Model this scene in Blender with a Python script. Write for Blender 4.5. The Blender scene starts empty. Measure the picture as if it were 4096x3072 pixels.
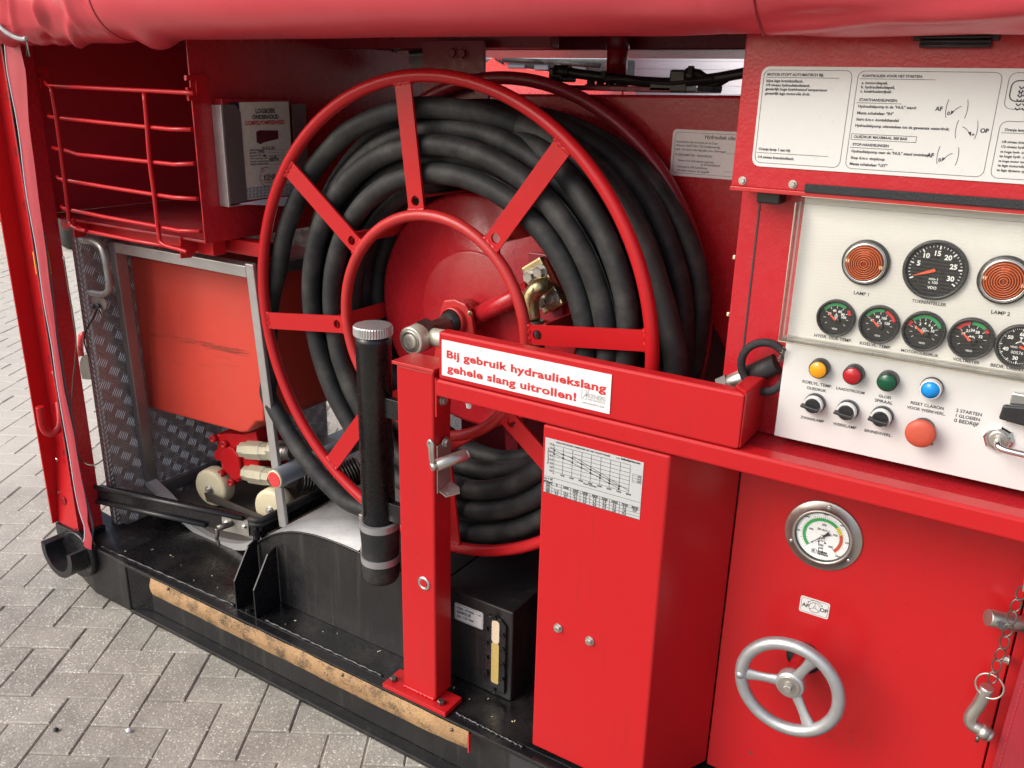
import bpy, bmesh, math, random
from mathutils import Vector, Matrix, noise
random.seed(7)
PI = math.pi
S = bpy.context.scene
COL = S.collection
# ------------------------------------------------------------------ camera
CAM = Vector((0.0, 0.0, 1.505))
FPX, CX, CY = 3462.7, 2048.0, 1536.0            # photograph is 4096 x 3072
YAW, PITCH, ROLL = 0.561104838, 0.332953715, -0.0228241312
ca, sa = math.cos(YAW), math.sin(YAW)
fwd = Vector((-sa*math.cos(PITCH), ca*math.cos(PITCH), -math.sin(PITCH)))
right = Vector((ca, sa, 0)); down = fwd.cross(right)
cg, sg = math.cos(ROLL), math.sin(ROLL)
CR = cg*right + sg*down; CD = -sg*right + cg*down
cd = bpy.data.cameras.new('camera'); cam = bpy.data.objects.new('camera', cd); COL.objects.link(cam)
cd.sensor_width = 36; cd.lens = FPX/4096*36; cd.clip_start = 0.02; cd.clip_end = 400
cam.matrix_world = Matrix(((CR.x, -CD.x, -fwd.x, CAM.x), (CR.y, -CD.y, -fwd.y, CAM.y), (CR.z, -CD.z, -fwd.z, CAM.z), (0, 0, 0, 1)))
S.camera = cam
# ------------------------------------------------------------------ light
W = bpy.data.worlds.new("World"); S.world = W; W.use_nodes = True
wn = W.node_tree.nodes; wl = W.node_tree.links
sky = wn.new('ShaderNodeTexSky'); sky.sky_type = 'NISHITA'; sky.sun_disc = False
SUN = Vector((-0.62, -0.90, 0.82)).normalized()
sky.sun_elevation = math.asin(SUN.z); sky.sun_rotation = math.atan2(SUN.x, SUN.y)
sky.air_density = 1.0; sky.dust_density = 3.5; sky.ozone_density = 1.0
hsv = wn.new('ShaderNodeHueSaturation'); hsv.inputs['Saturation'].default_value = 0.72
wl.new(sky.outputs[0], hsv.inputs['Color']); wl.new(hsv.outputs[0], wn['Background'].inputs[0])
wn['Background'].inputs[1].default_value = 0.15
sd = bpy.data.lights.new('sun', 'SUN'); sd.energy = 1.1; sd.angle = math.radians(35); sd.color = (1, 0.965, 0.92)
so = bpy.data.objects.new('sun', sd); COL.objects.link(so); so.location = (-3, -5, 8)
so.rotation_euler = SUN.to_track_quat('Z', 'Y').to_euler()
S.view_settings.view_transform = 'Standard'; S.view_settings.look = 'None'; S.view_settings.gamma = 1
S.view_settings.use_curve_mapping = False; S.view_settings.exposure = 0.56

# ------------------------------------------------------------------ back-projection onto known planes
def ray(p):
    return (fwd + CR*((p[0]-CX)/FPX) + CD*((p[1]-CY)/FPX))
def at(p, ax, v):
    r = ray(p); return CAM + r*((v-CAM[ax])/r[ax])
def hit(p, o, n):
    r = ray(p); return CAM + r*((Vector(o)-CAM).dot(n)/r.dot(n))
def Rg(i, x, y): return ((i-1)*1000+x*.6029, y*.6029)      # crops the photo was measured in
def Mg(i, x, y): return ((i-1)*1000+x*.6631, 900+y*.6631)
def Bg(i, x, y): return ((i-1)*1000+x*.6631, 1972+y*.6631)
def crop(ox, oy, k): return lambda x, y: (ox+x*k, oy+y*k)
Z1 = crop(2100, 250, .3617); Z2 = crop(1000, 250, .3617); Z3 = crop(1000, 1500, .3616); Z4 = crop(1700, 1600, .4218)
Z5 = crop(1500, 800, .3918); Z6 = crop(2300, 1000, .4219); Z7 = crop(700, 1600, .4219); Z8 = crop(250, 850, .3617)
Z9 = crop(0, 0, .3014); Z10 = crop(1600, 100, .3617); Z11 = crop(2300, 150, .3391); Z12 = crop(100, 2000, .3014)
ZL = crop(850, 380, .2712); ZP = crop(0, 800, .3617); ZQ = crop(0, 1400, .5423); ZC = crop(2150, 1720, .2290)
ZS = crop(3000, 250, .3014); ZT = crop(3500, 250, .3013)

# ------------------------------------------------------------------ materials
def nt(name):
    m = bpy.data.materials.new(name); m.use_nodes = True
    t = m.node_tree; return m, t, t.nodes, t.links, t.nodes['Principled BSDF']
def rgb(n, c):
    x = n.new('ShaderNodeRGB'); x.outputs[0].default_value = (*c, 1); return x.outputs[0]
def mixc(n, l, f, a, b, bt='MIX'):
    m = n.new('ShaderNodeMix'); m.data_type = 'RGBA'; m.blend_type = bt
    if isinstance(f, (int, float)): m.inputs[0].default_value = f
    else: l.new(f, m.inputs[0])
    for s, v in ((6, a), (7, b)):
        if isinstance(v, tuple): m.inputs[s].default_value = (*v, 1)
        else: l.new(v, m.inputs[s])
    return m.outputs[2]
def nz(n, l, scale, detail=4, rough=.55, vec=None, dist=0):
    x = n.new('ShaderNodeTexNoise'); x.inputs['Scale'].default_value = scale; x.inputs['Detail'].default_value = detail
    x.inputs['Roughness'].default_value = rough; x.inputs['Distortion'].default_value = dist
    if vec is not None: l.new(vec, x.inputs['Vector'])
    return x.outputs['Fac']
def ramp(n, l, f, a, b, c0=0.0, c1=1.0):
    r = n.new('ShaderNodeMapRange'); r.inputs[1].default_value = a; r.inputs[2].default_value = b
    r.inputs[3].default_value = c0; r.inputs[4].default_value = c1; l.new(f, r.inputs[0]); return r.outputs[0]
def coords(n, l, scale=None):
    g = n.new('ShaderNodeNewGeometry'); o = g.outputs['Position']
    if scale:
        v = n.new('ShaderNodeVectorMath'); v.operation = 'MULTIPLY'; v.inputs[1].default_value = scale
        l.new(o, v.inputs[0]); o = v.outputs[0]
    return o
def bumpn(n, l, b, h, strength, dist):
    x = n.new('ShaderNodeBump'); x.inputs['Strength'].default_value = strength; x.inputs['Distance'].default_value = dist
    l.new(h, x.inputs['Height']); l.new(x.outputs[0], b.inputs['Normal'])
def surf(name, col, rough=.4, metal=0.0, grime=(.03, .02, .015), ga=.25, peel=.0, peels=160, spots=0.0, rv=.12, spec=.5, coat=0, streak=None, gscale=6):
    m, t, n, l, b = nt(name); P = coords(n, l)
    f = nz(n, l, gscale, 6, .6, P); f2 = nz(n, l, gscale*9, 5, .65, P)
    g = ramp(n, l, f, .46, .74, 0, ga)
    c = mixc(n, l, g, col, tuple(col[i]*.55+grime[i]*.45 for i in range(3)))
    c = mixc(n, l, ramp(n, l, f2, .3, .75, 0, ga*.6), c, tuple(min(1, v*1.12+.004) for v in col))
    if streak:
        sv = coords(n, l, (1.0, 1.0, .06)); sf = nz(n, l, 38, 4, .65, sv)
        c = mixc(n, l, ramp(n, l, sf, .55, .72, 0, streak[1]), c, streak[0])
    if spots:
        v = n.new('ShaderNodeTexVoronoi'); v.inputs['Scale'].default_value = 70; l.new(P, v.inputs['Vector'])
        q = nz(n, l, 14, 3, .5, P); mm = n.new('ShaderNodeMath'); mm.operation = 'MULTIPLY'
        l.new(ramp(n, l, v.outputs['Distance'], .05, .09, 1, 0), mm.inputs[0]); l.new(ramp(n, l, q, .52, .6, 0, spots), mm.inputs[1])
        c = mixc(n, l, mm.outputs[0], c, (.12, .1, .08))
    l.new(c, b.inputs['Base Color'])
    l.new(ramp(n, l, f2, .25, .75, max(.02, rough-rv), min(1, rough+rv)), b.inputs['Roughness'])
    b.inputs['Metallic'].default_value = metal; b.inputs['Specular IOR Level'].default_value = spec
    if coat: b.inputs['Coat Weight'].default_value = coat; b.inputs['Coat Roughness'].default_value = .12
    if peel: bumpn(n, l, b, nz(n, l, peels, 2, .5, P), peel, .002)
    return m
RED = (.47, .010, .0135)
M = {}
M['red'] = surf('red_paint', RED, .30, ga=.14, peel=.02, peels=300, rv=.03, spec=.38, gscale=2.5, streak=((.36, .016, .02), .35))
M['plug'] = surf('red_plug', (.26, .006, .010), .35, ga=.05)
M['redpeel'] = surf('red_paint_orange_peel', (.46, .016, .024), .26, ga=.22, peel=.18, peels=210, rv=.1)
M['redworn'] = surf('red_paint_worn', (.46, .02, .02), .38, ga=.45, peel=.15, spots=.8, rv=.12)
M['redshade'] = surf('red_paint_shaded', (.27, .017, .030), .34, ga=.4, peel=.12, rv=.15)  # darker, purpler copy of the red paint: shade put into its colour
M['float'] = surf('orange_red_plastic', (.58, .050, .030), .5, ga=.3, grime=(.25, .12, .09), peel=.12, peels=90)
M['redfloor'] = surf('red_floor_wet', (.34, .03, .035), .16, ga=.7, grime=(.3, .2, .2), rv=.1, gscale=9)
M['tray'] = surf('tray_sheet', (.13, .115, .10), .42, .5, grime=(.08, .06, .04), ga=.7)
M['black'] = surf('black_paint', (.007, .007, .0085), .27, grime=(.05, .045, .04), ga=.35, peel=.12, spots=.9, rv=.14)
M['blackdull'] = surf('black_paint_dusty', (.010, .010, .011), .40, grime=(.055, .05, .043), ga=.6, peel=.2, spots=.9, rv=.15, streak=((.055, .05, .045), .5))
M['rubber'] = surf('black_rubber', (.014, .0145, .0155), .62, grime=(.17, .16, .145), ga=.75, peel=.25, peels=60, rv=.1, gscale=13, spec=.4)
M['rubberworn'] = surf('worn_rubber', (.018, .018, .018), .65, grime=(.15, .13, .10), ga=1.0, peel=.3, spots=.6, gscale=14)
M['alu'] = surf('brushed_aluminium', (.52, .51, .50), .38, .7, grime=(.18, .15, .13), ga=.5, rv=.1)
M['aludark'] = surf('dull_aluminium', (.30, .285, .28), .38, .75, grime=(.08, .06, .05), ga=.6, rv=.12)
M['tread'] = surf('tread_plate_aluminium', (.27, .235, .225), .40, .25, grime=(.05, .035, .033), ga=.5, rv=.1)
M['treadbar'] = surf('tread_bars_aluminium', (.50, .465, .45), .34, .5, grime=(.1, .08, .08), ga=.4, rv=.1)
M['tanktop'] = surf('bare_metal_streaked', (.24, .24, .24), .42, .55, grime=(.03, .03, .03), ga=1.0, rv=.14, gscale=14)
M['steel'] = surf('galvanised_steel', (.52, .50, .46), .38, .9, grime=(.18, .14, .1), ga=.7, rv=.12)
M['steeldark'] = surf('dark_steel', (.20, .18, .16), .4, .9, grime=(.06, .04, .03), ga=.7)
M['chrome'] = surf('chrome', (.75, .75, .74), .12, 1.0, ga=.15, rv=.05)
M['zinc'] = surf('yellow_zinc', (.62, .50, .26), .28, .9, grime=(.2, .17, .1), ga=.6)
M['cast'] = surf('cast_aluminium', (.46, .47, .48), .42, .7, ga=.45, peel=.16, peels=500)
M['cream'] = surf('cream_nylon', (.70, .62, .42), .42, grime=(.3, .2, .1), ga=.4)
M['fitting'] = surf('cream_grey_coupling', (.47, .44, .33), .40, .3, grime=(.14, .11, .06), ga=.8, gscale=16)
M['swivel'] = surf('pale_zinc', (.66, .64, .53), .34, .45, grime=(.2, .18, .12), ga=.5, gscale=14)
M['clamp'] = surf('clamp_band', (.36, .36, .37), .35, .5, ga=.4)
M['alubright'] = surf('pale_aluminium', (.55, .55, .54), .42, .35, grime=(.2, .18, .16), ga=.5)
M['redcab'] = surf('red_paint_inside', (.50, .028, .046), .40, ga=.35, grime=(.1, .03, .04), peel=.1)  # same red lightened and purpled: fill light put into the cabinet colour
M['pipeblack'] = surf('black_pipe', (.008, .008, .009), .28, ga=.25, grime=(.03, .03, .03), peel=.06)
M['greytube'] = surf('grey_plastic', (.13, .145, .165), .38, ga=.2)
M['white'] = surf('white_panel', (.64, .63, .61), .38, grime=(.5, .45, .38), ga=.3, gscale=4)
M['plate'] = surf('off_white_sign', (.66, .66, .635), .34, grime=(.5, .48, .42), ga=.22)
M['signwhite'] = surf('white_sticker', (.76, .76, .745), .35, ga=.06, grime=(.6, .6, .6))
M['chartgrey'] = surf('grey_chart', (.46, .47, .465), .4, ga=.1, grime=(.4, .4, .4))
M['ink'] = surf('black_ink', (.035, .035, .04), .5, ga=0)
M['inkgrey'] = surf('grey_ink', (.46, .45, .45), .5, ga=0)
M['inkred'] = surf('red_ink', (.55, .03, .035), .45, ga=0)
M['dial'] = surf('gauge_face', (.02, .02, .022), .35, ga=.1)
M['amberdark'] = surf('amber_lens_deep', (.30, .05, .018), .12, ga=.1, rv=.04)
M['tarpstrip'] = surf('faded_fabric_edge', (.40, .036, .052), .45, ga=.35, peel=.1, peels=500, gscale=20)
M['signbright'] = surf('bright_sign', (.93, .93, .91), .3, ga=.04, grime=(.6, .6, .55))
M['deck'] = surf('black_deck', (.006, .006, .007), .24, grime=(.10, .09, .08), ga=.55, peel=.2, spots=1.0, rv=.16, gscale=10)
M['bezel'] = surf('gauge_bezel', (.03, .031, .033), .35, ga=.2, grime=(.15, .15, .14))
M['dialwhite'] = surf('white_dial', (.82, .84, .83), .3, ga=0)
M['green'] = surf('dial_green', (.03, .30, .10), .5, ga=0)
M['greenlit'] = surf('bright_green', (.05, .42, .10), .5, ga=0)
M['yellow'] = surf('dial_yellow', (.75, .62, .04), .5, ga=0)
M['orange'] = surf('dial_orange', (.62, .09, .04), .5, ga=0)
M['needle'] = surf('needle_orange', (.75, .10, .04), .5, ga=0)
M['amberlens'] = surf('amber_lens', (.62, .13, .035), .10, ga=.1, rv=.04)
M['yellowlens'] = surf('yellow_lens', (.80, .33, .01), .16, ga=.05, rv=.04)
M['redlens'] = surf('red_lens', (.40, .012, .018), .16, ga=.05, rv=.04)
M['greenlens'] = surf('green_lens', (.004, .075, .035), .12, ga=.05, rv=.04)
M['bluelens'] = surf('blue_lens', (.01, .27, .72), .2, ga=.05, rv=.04)
M['mushroom'] = surf('faded_red_plastic', (.50, .075, .04), .5, ga=.25)
M['blackplastic'] = surf('black_plastic', (.02, .02, .021), .35, ga=.15, grime=(.1, .1, .1))
M['amber'] = surf('amber_reflector', (.85, .36, .01), .2, ga=0)
M['zip'] = surf('black_webbing', (.02, .021, .024), .6, ga=.2, peel=.9, peels=700, grime=(.08, .08, .08))
M['fabrictan'] = surf('tan_strip', (.42, .25, .115), .7, grime=(.05, .035, .02), ga=.95, peel=.3, peels=300, spots=1, gscale=11)
M['paper'] = surf('paper', (.80, .80, .84), .6, ga=.05)
M['logcover'] = surf('book_cover', (.68, .63, .54), .3, ga=.2, grime=(.12, .1, .09), gscale=8)
M['logred'] = surf('red_book_spine', (.35, .012, .02), .35, ga=.1)
M['navy'] = surf('navy_card', (.01, .012, .03), .4, ga=0)
M['maroon'] = surf('maroon_print', (.10, .015, .016), .5, ga=.5)
M['bristle'] = surf('white_bristles', (.55, .53, .50), .7, ga=.3)
M['garage'] = surf('white_garage_door', (.70, .69, .74), .5, ga=.1, gscale=2)
M['vanred'] = surf('van_red', (.62, .045, .05), .25, ga=.1)
M['sightfluid'] = surf('sight_fluid', (.50, .37, .12), .3, ga=.1)
M['sighttop'] = surf('sight_tube', (.66, .55, .40), .3, ga=.1)
M['tyre'] = surf('tyre', (.015, .015, .016), .7, ga=.3)
def fabric_tan():
    m, t, n, l, b = nt('worn_tan_fabric'); P = coords(n, l)
    c = mixc(n, l, ramp(n, l, nz(n, l, 7, 6, .65, P), .35, .7), (.46, .28, .13), (.30, .175, .08))
    blot = ramp(n, l, nz(n, l, 16, 6, .7, P), .46, .64)
    v = nz(n, l, 260, 3, .6, P); sp = ramp(n, l, v, .50, .57)
    mu = n.new('ShaderNodeMath'); mu.operation = 'MULTIPLY'; l.new(sp, mu.inputs[0]); l.new(ramp(n, l, blot, 0, 1, .28, 1), mu.inputs[1])
    c = mixc(n, l, ramp(n, l, blot, 0, 1, 0, .62), c, (.055, .04, .028)); c = mixc(n, l, mu.outputs[0], c, (.02, .017, .014))
    l.new(c, b.inputs['Base Color']); b.inputs['Roughness'].default_value = .75
    bumpn(n, l, b, nz(n, l, 300, 2, .5, P), .3, .002); M['fabrictan'] = m
def tarp_mat():
    m, t, n, l, b = nt('red_tarpaulin'); P = coords(n, l)
    c = mixc(n, l, ramp(n, l, nz(n, l, 5, 5, .6, P), .4, .75, 0, .6), (.57, .040, .058), (.62, .075, .095))
    l.new(c, b.inputs['Base Color']); b.inputs['Roughness'].default_value = .33
    b.inputs['Specular IOR Level'].default_value = .9
    w = n.new('ShaderNodeTexWave'); w.inputs['Scale'].default_value = 170; w.bands_direction = 'X'; l.new(P, w.inputs['Vector'])
    bumpn(n, l, b, w.outputs['Fac'], .08, .001); return m
fabric_tan()
M['tarp'] = tarp_mat()
M['tarpdark'] = surf('dark_red_tarp', (.30, .018, .03), .4, ga=.3, peel=.05)
def clear_mat():
    m, t, n, l, b = nt('clear_cover'); P = coords(n, l, (1.0, 1.0, 1.0))
    tr = n.new('ShaderNodeBsdfTransparent'); tr.inputs[0].default_value = (1.0, 1.0, .985, 1)
    df = n.new('ShaderNodeBsdfDiffuse'); df.inputs[0].default_value = (.9, .88, .83, 1)
    gl = n.new('ShaderNodeBsdfGlossy'); gl.inputs['Roughness'].default_value = .08
    w = n.new('ShaderNodeTexWave'); w.bands_direction = 'Z'; w.inputs['Scale'].default_value = 62; w.inputs['Distortion'].default_value = 14
    w.inputs['Detail'].default_value = 1.0; w.inputs['Detail Scale'].default_value = .12; l.new(P, w.inputs['Vector'])
    m1 = n.new('ShaderNodeMixShader'); l.new(ramp(n, l, w.outputs['Fac'], .3, 1, .002, .016), m1.inputs[0])
    l.new(tr.outputs[0], m1.inputs[1]); l.new(df.outputs[0], m1.inputs[2])
    fr = n.new('ShaderNodeFresnel'); fr.inputs[0].default_value = 1.16
    m2 = n.new('ShaderNodeMixShader'); l.new(fr.outputs[0], m2.inputs[0]); l.new(m1.outputs[0], m2.inputs[1]); l.new(gl.outputs[0], m2.inputs[2])
    l.new(m2.outputs[0], n['Material Output'].inputs[0]); return m
M['clear'] = clear_mat()
def glass_mat():
    m, t, n, l, b = nt('window_glass'); b.inputs['Base Color'].default_value = (.09, .115, .15, 1); b.inputs['Roughness'].default_value = .08
    b.inputs['Specular IOR Level'].default_value = .5; return m
M['glass'] = glass_mat()
def paver_mat():
    m, t, n, l, b = nt('exposed_aggregate'); P = coords(n, l)
    oi = n.new('ShaderNodeObjectInfo'); ge = n.new('ShaderNodeNewGeometry')
    v = n.new('ShaderNodeTexVoronoi'); v.inputs['Scale'].default_value = 195; v.inputs['Randomness'].default_value = 1.0; l.new(P, v.inputs['Vector'])
    sep = n.new('ShaderNodeSeparateColor'); l.new(v.outputs['Color'], sep.inputs[0])
    base = mixc(n, l, ramp(n, l, nz(n, l, 9, 6, .65, P), .35, .7), (.31, .285, .245), (.46, .425, .365))
    c = mixc(n, l, ramp(n, l, sep.outputs[0], .35, .36, 0, .6), base, (.19, .185, .175))
    c = mixc(n, l, ramp(n, l, sep.outputs[0], .62, .64, 0, 1), c, (.54, .49, .41))
    c = mixc(n, l, ramp(n, l, sep.outputs[0], .84, .86, 0, 1), c, (.84, .80, .72))
    edge = ramp(n, l, v.outputs['Distance'], .28, .48, 0, .92)
    c = mixc(n, l, edge, c, base)
    ad = n.new('ShaderNodeMath'); ad.operation = 'ADD'; l.new(oi.outputs['Random'], ad.inputs[0]); l.new(ge.outputs['Random Per Island'], ad.inputs[1])
    fr = n.new('ShaderNodeMath'); fr.operation = 'FRACT'; l.new(ad.outputs[0], fr.inputs[0])
    c = mixc(n, l, ramp(n, l, fr.outputs[0], 0, 1, 0, .26), c, (.19, .17, .145))
    st = nz(n, l, 2.6, 5, .6, P); c = mixc(n, l, ramp(n, l, st, .52, .72, 0, .5), c, (.19, .175, .15))
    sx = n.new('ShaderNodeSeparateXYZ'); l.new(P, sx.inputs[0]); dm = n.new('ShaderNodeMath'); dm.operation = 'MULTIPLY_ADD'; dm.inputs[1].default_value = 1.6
    l.new(nz(n, l, 1.4, 4, .6, P), dm.inputs[0]); l.new(sx.outputs[0], dm.inputs[2])          # brighter light towards the far left put into the paver colour
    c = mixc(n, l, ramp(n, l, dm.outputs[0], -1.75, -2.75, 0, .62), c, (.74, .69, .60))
    l.new(c, b.inputs['Base Color']); b.inputs['Roughness'].default_value = .66; b.inputs['Specular IOR Level'].default_value = .4
    h = n.new('ShaderNodeMath'); h.operation = 'SUBTRACT'; h.inputs[0].default_value = 1; l.new(v.outputs['Distance'], h.inputs[1])
    bumpn(n, l, b, h.outputs[0], .22, .003); return m
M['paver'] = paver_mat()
M['sand'] = surf('joint_sand', (.30, .27, .22), .9, ga=.9, grime=(.05, .045, .04), gscale=3)
M['groundfar'] = surf('far_paving', (.26, .245, .215), .85, ga=.4, grime=(.12, .11, .1), gscale=3)

# ------------------------------------------------------------------ mesh helpers
class G:
    def __init__(s): s.b = bmesh.new()
    def _merge(s, t, smooth):
        for f in t.faces: f.smooth = smooth
        me = bpy.data.meshes.new('t'); t.to_mesh(me); t.free(); s.b.from_mesh(me); bpy.data.meshes.remove(me); return s
    def hexa(s, c, bev=0, seg=2, smooth=False):
        t = bmesh.new(); v = [t.verts.new(p) for p in c]
        for q in ((0, 3, 2, 1), (4, 5, 6, 7), (0, 1, 5, 4), (1, 2, 6, 5), (2, 3, 7, 6), (3, 0, 4, 7)): t.faces.new([v[i] for i in q])
        bmesh.ops.recalc_face_normals(t, faces=t.faces)
        if bev: bmesh.ops.bevel(t, geom=t.edges[:], offset=bev, segments=seg, profile=.5, affect='EDGES', clamp_overlap=True)
        return s._merge(t, smooth)
    def box(s, x0, x1, y0, y1, z0, z1, bev=0, seg=2):
        return s.hexa([(x0, y0, z0), (x1, y0, z0), (x1, y1, z0), (x0, y1, z0), (x0, y0, z1), (x1, y0, z1), (x1, y1, z1), (x0, y1, z1)], bev, seg)
    def prism(s, pts, d, bev=0, seg=2, smooth=False):
        t = bmesh.new(); d = Vector(d); a = [t.verts.new(p) for p in pts]; e = [t.verts.new(Vector(p)+d) for p in pts]; n = len(pts)
        t.faces.new(a); t.faces.new(e[::-1])
        for i in range(n): t.faces.new((a[i], e[i], e[(i+1) % n], a[(i+1) % n]))
        bmesh.ops.recalc_face_normals(t, faces=t.faces)
        if bev: bmesh.ops.bevel(t, geom=t.edges[:], offset=bev, segments=seg, profile=.5, affect='EDGES', clamp_overlap=True)
        return s._merge(t, smooth)
    def tube(s, pts, r, n=12, closed=False, cap=True):
        pts = [Vector(p) for p in pts]; N = len(pts); t = bmesh.new(); rings = []; nor = None
        for i, p in enumerate(pts):
            if closed: d = (pts[(i+1) % N]-pts[i-1])
            else: d = pts[min(i+1, N-1)]-pts[max(i-1, 0)]
            d.normalize()
            if nor is None: nor = d.orthogonal().normalized()
            nor = (nor-d*nor.dot(d)).normalized(); bi = d.cross(nor)
            rr = r[i] if isinstance(r, (list, tuple)) else r
            rings.append([t.verts.new(p+(nor*math.cos(2*PI*k/n)+bi*math.sin(2*PI*k/n))*rr) for k in range(n)])
        for i in range(N if closed else N-1):
            A, Bq = rings[i], rings[(i+1) % N]; off = 0
            if closed and i == N-1: off = min(range(n), key=lambda o: (A[0].co-Bq[o].co).length)
            for k in range(n): t.faces.new((A[k], A[(k+1) % n], Bq[(k+1+off) % n], Bq[(k+off) % n]))
        caps = []
        if cap and not closed: caps = [t.faces.new(rings[0][::-1]), t.faces.new(rings[-1])]
        bmesh.ops.recalc_face_normals(t, faces=t.faces)
        for f in t.faces: f.smooth = True
        for f in caps: f.smooth = False
        me = bpy.data.meshes.new('t'); t.to_mesh(me); t.free(); s.b.from_mesh(me); bpy.data.meshes.remove(me); return s
    def ring(s, c, R, r, ax=(0, 1, 0), n=64, m=12):
        ax = Vector(ax).normalized(); u = ax.orthogonal().normalized(); v = ax.cross(u); c = Vector(c)
        return s.tube([c+(u*math.cos(2*PI*i/n)+v*math.sin(2*PI*i/n))*R for i in range(n)], r, m, True)
    def lathe(s, prof, o, ax, n=32, smooth=True, caps=True):
        ax = Vector(ax).normalized(); u = ax.orthogonal().normalized(); v = ax.cross(u); o = Vector(o); t = bmesh.new(); rs = []
        for r, h in prof: rs.append([t.verts.new(o+ax*h+(u*math.cos(2*PI*k/n)+v*math.sin(2*PI*k/n))*max(r, 1e-5)) for k in range(n)])
        for A, Bq in zip(rs, rs[1:]):
            for k in range(n): t.faces.new((A[k], A[(k+1) % n], Bq[(k+1) % n], Bq[k])).smooth = smooth
        if caps:
            t.faces.new(rs[0][::-1]); t.faces.new(rs[-1])
        bmesh.ops.recalc_face_normals(t, faces=t.faces)
        me = bpy.data.meshes.new('t'); t.to_mesh(me); t.free(); s.b.from_mesh(me); bpy.data.meshes.remove(me); return s
    def cyl(s, p0, p1, r, n=24, bev=0, smooth=True):
        p0 = Vector(p0); d = Vector(p1)-p0; L = d.length
        pr = [(r, 0), (r, L)] if not bev else [(r-bev, 0), (r, bev), (r, L-bev), (r-bev, L)]
        return s.lathe(pr, p0, d, n, smooth)
    def grid(s, f, nu, nv, closeu=False):
        t = bmesh.new(); V = [[t.verts.new(f(i/nu, j/nv)) for j in range(nv+1)] for i in range(nu+1)]
        for i in range(nu):
            for j in range(nv): t.faces.new((V[i][j], V[i+1][j], V[i+1][j+1], V[i][j+1])).smooth = True
        me = bpy.data.meshes.new('t'); t.to_mesh(me); t.free(); s.b.from_mesh(me); bpy.data.meshes.remove(me); return s
    def quad(s, pts):
        v = [s.b.verts.new(p) for p in pts]; s.b.faces.new(v); return s
    def done(s, name, mat, parent=None):
        me = bpy.data.meshes.new(name); s.b.to_mesh(me); s.b.free(); me.materials.append(M[mat] if isinstance(mat, str) else mat)
        o = bpy.data.objects.new(name, me); COL.objects.link(o)
        if parent is not None: o.parent = parent; o.matrix_parent_inverse = Matrix.Translation(-WL(parent))
        return o
def WL(o): return o.location.copy()
def thing(name, label, cat, loc=(0, 0, 0), group=None):
    o = bpy.data.objects.new(name, None); COL.objects.link(o); o.location = loc; o.empty_display_size = .05
    o['label'] = label; o['category'] = cat
    if group: o['group'] = group
    return o
def tag(o, label=None, cat=None, group=None, kind=None):
    if label: o['label'] = label
    if cat: o['category'] = cat
    if group: o['group'] = group
    if kind: o['kind'] = kind
    return o
def hexbolt(p, ax, r, h, parent, name='bolt', mat='steel', washer=True):
    g = G(); ax = Vector(ax).normalized(); p = Vector(p)
    if washer: g.lathe([(r*1.35, 0), (r*1.35, h*.25)], p, ax, 20)
    g.lathe([(r, h*.2), (r, h*.9), (r*.85, h)], p, ax, 6, smooth=False)
    return g.done(name, mat, parent)
def smooth_path(pts, n=8, closed=False):
    P = [Vector(p) for p in pts]; out = []; N = len(P)
    for i in range(N if closed else N-1):
        p0 = P[(i-1) % N] if closed or i > 0 else P[0]*2-P[1]; p1 = P[i]; p2 = P[(i+1) % N]
        p3 = P[(i+2) % N] if closed or i+2 < N else P[-1]*2-P[-2]
        for k in range(n):
            u = k/n; out.append(.5*((2*p1)+(p2-p0)*u+(2*p0-5*p1+4*p2-p3)*u*u+(3*p1-p0-3*p2+p3)*u**3))
    if not closed: out.append(P[-1])
    return out
def rrect(x0, x1, z0, z1, r, y, n=5):
    out = []
    for cx, cz, a in ((x1-r, z1-r, 0), (x0+r, z1-r, 90), (x0+r, z0+r, 180), (x1-r, z0+r, 270)):
        for k in range(n+1):
            t = math.radians(a+90*k/n); out.append(Vector((cx+r*math.cos(t), y, cz+r*math.sin(t))))
    return out
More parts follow.
